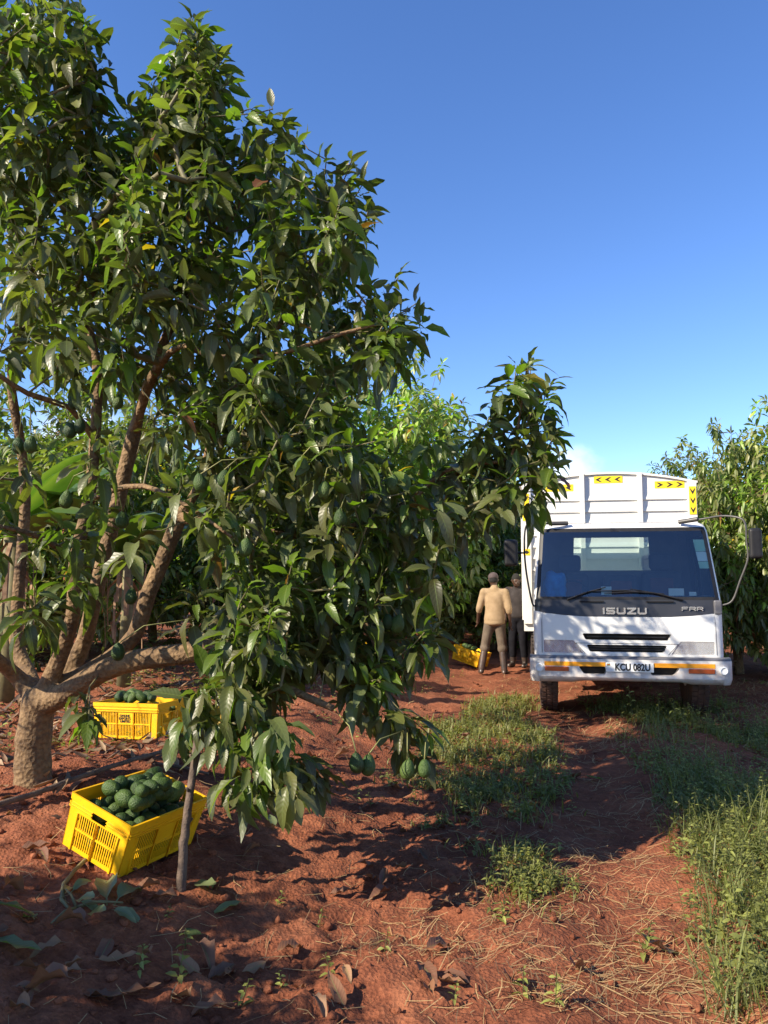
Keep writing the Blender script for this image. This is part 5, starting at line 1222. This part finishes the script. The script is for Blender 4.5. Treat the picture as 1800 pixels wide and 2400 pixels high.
tag(link('leaf_litter', scatter_mesh('leaf_litter', LT, rg.integers(0, 3, n), frames(d, nn) * rg.uniform(.08, .17, n)[:, None, None], np.stack([x, y, gz(x, y) + .012], -1), col), MAT['straw_blade']), 'brown dry leaf litter covering the soil under the trees', kind='stuff')
# soil clods
def clods():
    bm = bmesh.new(); bmesh.ops.create_icosphere(bm, subdivisions=1, radius=1); v0 = np.array([v.co[:] for v in bm.verts]); f0 = np.array([[v.index for v in f.verts] for f in bm.faces]); bm.free()
    x, y = cand(8000, -4.5, 4, 2.4, 11); x, y = keep(x, y, (.25 + .75 * sstep(.4, -.6, x - track_x(y) + .7)) * patch(x, y, 1.7, 61, .25, .6)); n = len(x)
    s = .005 + .022 * rg.random(n) ** 4; k = len(v0)
    V = v0[None] * (1 + rg.normal(0, .22, (n, k, 1))) * s[:, None, None] * np.array([1, 1, .75]); a = rg.uniform(0, 6.28, n)
    V = np.stack([V[..., 0] * np.cos(a)[:, None] - V[..., 1] * np.sin(a)[:, None], V[..., 0] * np.sin(a)[:, None] + V[..., 1] * np.cos(a)[:, None], V[..., 2]], -1)
    V = V + np.stack([x, y, gz(x, y) + s * .3], -1)[:, None]; F3 = (f0[None] + (np.arange(n) * k)[:, None, None]).reshape(-1, 3)
    o = link('soil_clods', np_mesh('soil_clods', V.reshape(-1, 3), np.zeros((0, 4), int), smooth=False, F3=F3), MAT['soil']); tag(o, 'loose red soil clods on the bare ground', kind='stuff')
clods()
# single seedlings on bare soil
def seedling(px_, py_, h, label, group, nl=10):
    q = ground_hit(px_, py_); r2 = np.random.default_rng(int(px_ * 7 + py_)); X = np.array([q[0]]); Y = np.array([q[1]])
    p, M, c, lean, Z = weed_geo(X, Y, np.array([h]), np.array([min(h * .42, .075)]), r2, nl); o3 = np.array([q[0], q[1], Z[0]])
    c = c * 1.15
    o = empty('seedling', tuple(o3), label, 'weed', group)
    link('leaves', scatter_mesh('leaves', WT, r2.integers(0, 2, len(p)), M, p - o3, c), MAT['grass'], o)
    link('stem', stems_mesh('stem', X - o3[0], Y - o3[1], Z - o3[2], np.array([h]), lean, .002), MAT['grass'], o)
for x_, y_, h_ in ((300, 2110, .10), (400, 2040, .09), (385, 2140, .12), (520, 2170, .10), (690, 1990, .08), (715, 2110, .09), (830, 2060, .09), (600, 1960, .07), (360, 1985, .06), (610, 2130, .07)):
    seedling(x_, y_, h_, {300: 'seedling nearest the lower left corner among dry leaves', 400: 'seedling on the soil below the foot of the stake', 385: 'tallest seedling at the bottom edge among dry leaves', 520: 'seedling at the bottom edge right of the dry leaf heap', 690: 'seedling on shaded soil under the low hanging fruit', 715: 'seedling on sunlit soil at the bottom centre', 830: 'seedling at the bottom centre closest to the straw', 600: 'low seedling on shaded soil right of the stake', 360: 'smallest seedling just in front of the wilted sprig', 610: 'low seedling on sunlit soil left of the bottom centre'}[x_], 'seedlings on bare soil')
for x_, y_, h_ in ((1200, 2180, .13), (1390, 2060, .14), (1090, 2000, .09), (1130, 2150, .10), (980, 2170, .08), (1600, 2000, .22), (1560, 2150, .16), (1500, 1880, .2), (1620, 2120, .2)):
    seedling(x_, y_, h_, {1200: 'weed in the straw at the bottom edge of the wheel track', 1390: 'weed in the middle of the sunlit wheel track', 1090: 'weed at the edge of the nearest small grass patch', 1130: 'weed in the straw below the nearest small grass patch', 980: 'small weed at the bottom edge left of the straw', 1600: 'tall leafy weed in the grass at the right picture edge', 1560: 'weed at the lower end of the right grass strip', 1500: 'leafy weed on the track side of the right grass strip', 1620: 'leafy weed nearest the lower right corner'}[x_], 'weeds in the straw', 12)
for x_, y_, h_ in ((1390, 1555, .55), (1370, 1570, .42), (1425, 1560, .35), (1460, 1575, .3)):
    seedling(x_, y_, h_, {.55: 'tallest thin weed rising in front of the number plate', .42: 'second tallest weed in front of the number plate', .35: 'weed in front of the bumper just past the number plate', .3: 'short weed before the bumper nearest the far front wheel'}[h_], 'weeds before the truck', 14)
for x_, y_, h_ in ((20, 1640, .3), (-10, 1600, .35), (45, 1665, .2), (190, 1650, .12), (500, 1700, .1), (450, 1750, .1), (770, 1720, .1), (800, 1740, .09), (840, 1700, .1)):
    seedling(x_, y_, h_, {20: 'leafy weed just left of the tree trunk base', -10: 'leafy weed cut by the left picture edge beside the trunk', 45: 'short weed touching the left foot of the tree trunk', 190: 'weed between the tree trunk and the lettered crate', 500: 'weed on the soil behind the stake under the branches', 450: 'weed on the shaded soil right of the tilted crate', 770: 'left weed of three below the hanging fruit', 800: 'middle weed of three below the hanging fruit', 840: 'right weed of three below the hanging fruit'}[x_], 'weeds on the bank', 10)
# fallen leaves
def fallen(px_, py_, size, dry, label, group, yaw=None, tilt=.25, name='fallen_leaf', wilt=0):
    q = ground_hit(px_, py_); r2 = random.Random(int(px_ * 13 + py_)); key = r2.randrange(3)
    pal = [(.20, .088, .042), (.15, .064, .034), (.27, .145, .072)] if dry else [(.12, .16, .075), (.085, .125, .045), (.17, .21, .10)]
    me = FALL[(dry, key, r2.randrange(4))]
    o = link(name, me); tag(o, label, 'leaf', group); o.location = (q[0], q[1], float(gz(q[0], q[1])) + .012)
    o.rotation_euler = (r2.uniform(-tilt, tilt), r2.uniform(-tilt, tilt), yaw if yaw is not None else r2.uniform(0, 6.28)); o.scale = (size, size, size)
FALL = {}
for dry in (False, True):
    pal = [(.20, .088, .042), (.15, .064, .034), (.27, .145, .072)] if dry else [(.12, .16, .075), (.085, .125, .045), (.17, .21, .10)]
    for k in range(3):
        for j in range(4):
            tv, tf, tu = leaf_template(R_HI, C_HI, .3 + .3 * j if dry else .3, (-.35, .3, -.2, .5)[j] * (1 if dry else .5), .25 if dry else .12, j, wid=.21, ph=j * 2)
            tv = tv - np.array([0, .55, 0]); tv[:, 2] -= tv[:, 2].min() * .6
            me = np_mesh('fallen_leaf', tv, tf, tu, np.tile(np.array(pal[k]), (len(tv), 1))); me.materials.append(MAT['dry_leaf' if dry else 'leaf']); FALL[(dry, k, j)] = me
GL_ = ['long green leaf at the left picture edge in front of the crate', 'broad pale green leaf lowest at the left picture edge', 'long green leaf lying beside the foot of the stake', 'curled green leaf on the soil in front of the stake', 'dark green leaf between the picture edge and the wilted sprig', 'small green leaf touching the foot of the stake', 'small green leaf under the low hanging branch tips', 'dark green leaf on the soil right of the tilted crate', 'green leaf below the hanging fruit near the grass', 'flat green leaf among seedlings in front of the crate', 'lone green leaf on the left wheel track']
for k_, (x_, y_, s, yaw) in enumerate(((20, 1985, .2, -1.2), (20, 2055, .24, -1.9), (440, 1925, .2, -2.4), (495, 1975, .16, 2.2), (65, 1985, .14, .6), (455, 1915, .1, .3), (590, 1785, .13, .4), (525, 1740, .16, 1.6), (900, 1640, .15, .8), (410, 2010, .16, 1.2), (1290, 1690, .15, 1.3))):
    fallen(x_, y_, s, False, GL_[k_], 'green fallen leaves', yaw)
rl = random.Random(5)
spots = [(150, 2020, .16), (225, 2060, .15), (240, 2085, .13), (440, 2080, .16), (415, 2110, .13), (470, 2105, .15), (555, 2100, .13), (920, 2115, .17), (1105, 2135, .13), (390, 2165, .2), (230, 2160, .2), (100, 2165, .2), (60, 2110, .16), (800, 1900, .14), (870, 1880, .14), (1020, 1830, .13), (820, 1945, .14), (960, 1960, .12), (1430, 2060, .2), (1250, 2110, .13)]
for _ in range(45):
    spots.append((rl.uniform(0, 1000), rl.uniform(1690, 2190), rl.uniform(.09, .17)))
for _ in range(26): spots.append((rl.uniform(450, 1250), rl.uniform(1440, 1690), rl.uniform(.12, .18)))
for x_, y_, s in spots: fallen(x_, y_, s, True, 'dry brown curled leaf fallen on the red soil', 'dry leaves on the soil', tilt=.28)
# wilted leafy sprig in front of the crate
def sprig():
    q = gp(165, 1965, .01); o = empty('wilted_sprig', tuple(q), 'wilted grey-green avocado sprig lying in front of the tilted crate', 'sprig')
    ends = [gp(140, 1950, .06), gp(110, 2005, .02), gp(230, 1975, .05), gp(265, 1975, .05)]
    for e in ends:
        mb = MB(); mb.tube([(0, 0, 0), tuple((e - q) * .5 + np.array([0, 0, .015])), tuple(e - q)], [.007, .006, .004], 6); mb.build('stem', MAT['twig'], o, 180)
    tgt = [(160, 1920), (185, 1935), (190, 2000), (205, 1970), (228, 1915), (300, 1935), (285, 1990), (280, 2012), (215, 2030)]
    src = [(140, 1950), (150, 1950), (165, 1965), (165, 1965), (230, 1975), (245, 1975), (245, 1980), (240, 1985), (190, 1995)]
    for k, ((xa, ya), (xb, yb_)) in enumerate(zip(src, tgt)):
        a, b_ = gp(xa, ya, .04), gp(xb, yb_, .03 + .05 * (k % 3)); d = b_ - a; l = np.linalg.norm(d) * 1.05; M = frames(d[None], np.array([[.2 * (k % 2), -.5, 1.]]))[0] * max(l, .12)
        key = (k % 6); tv, tf, tu = HI[k % 6]; me = np_mesh('leaf', tv, tf, tu, np.tile(np.array([.15, .185, .10]), (len(tv), 1))); me.materials.append(MAT['leaf'])
        l_ = link('leaf', me, None, o); m4 = Matrix(M.tolist()).to_4x4(); m4.translation = Vector((a - q).tolist()); l_.matrix_local = m4
sprig()
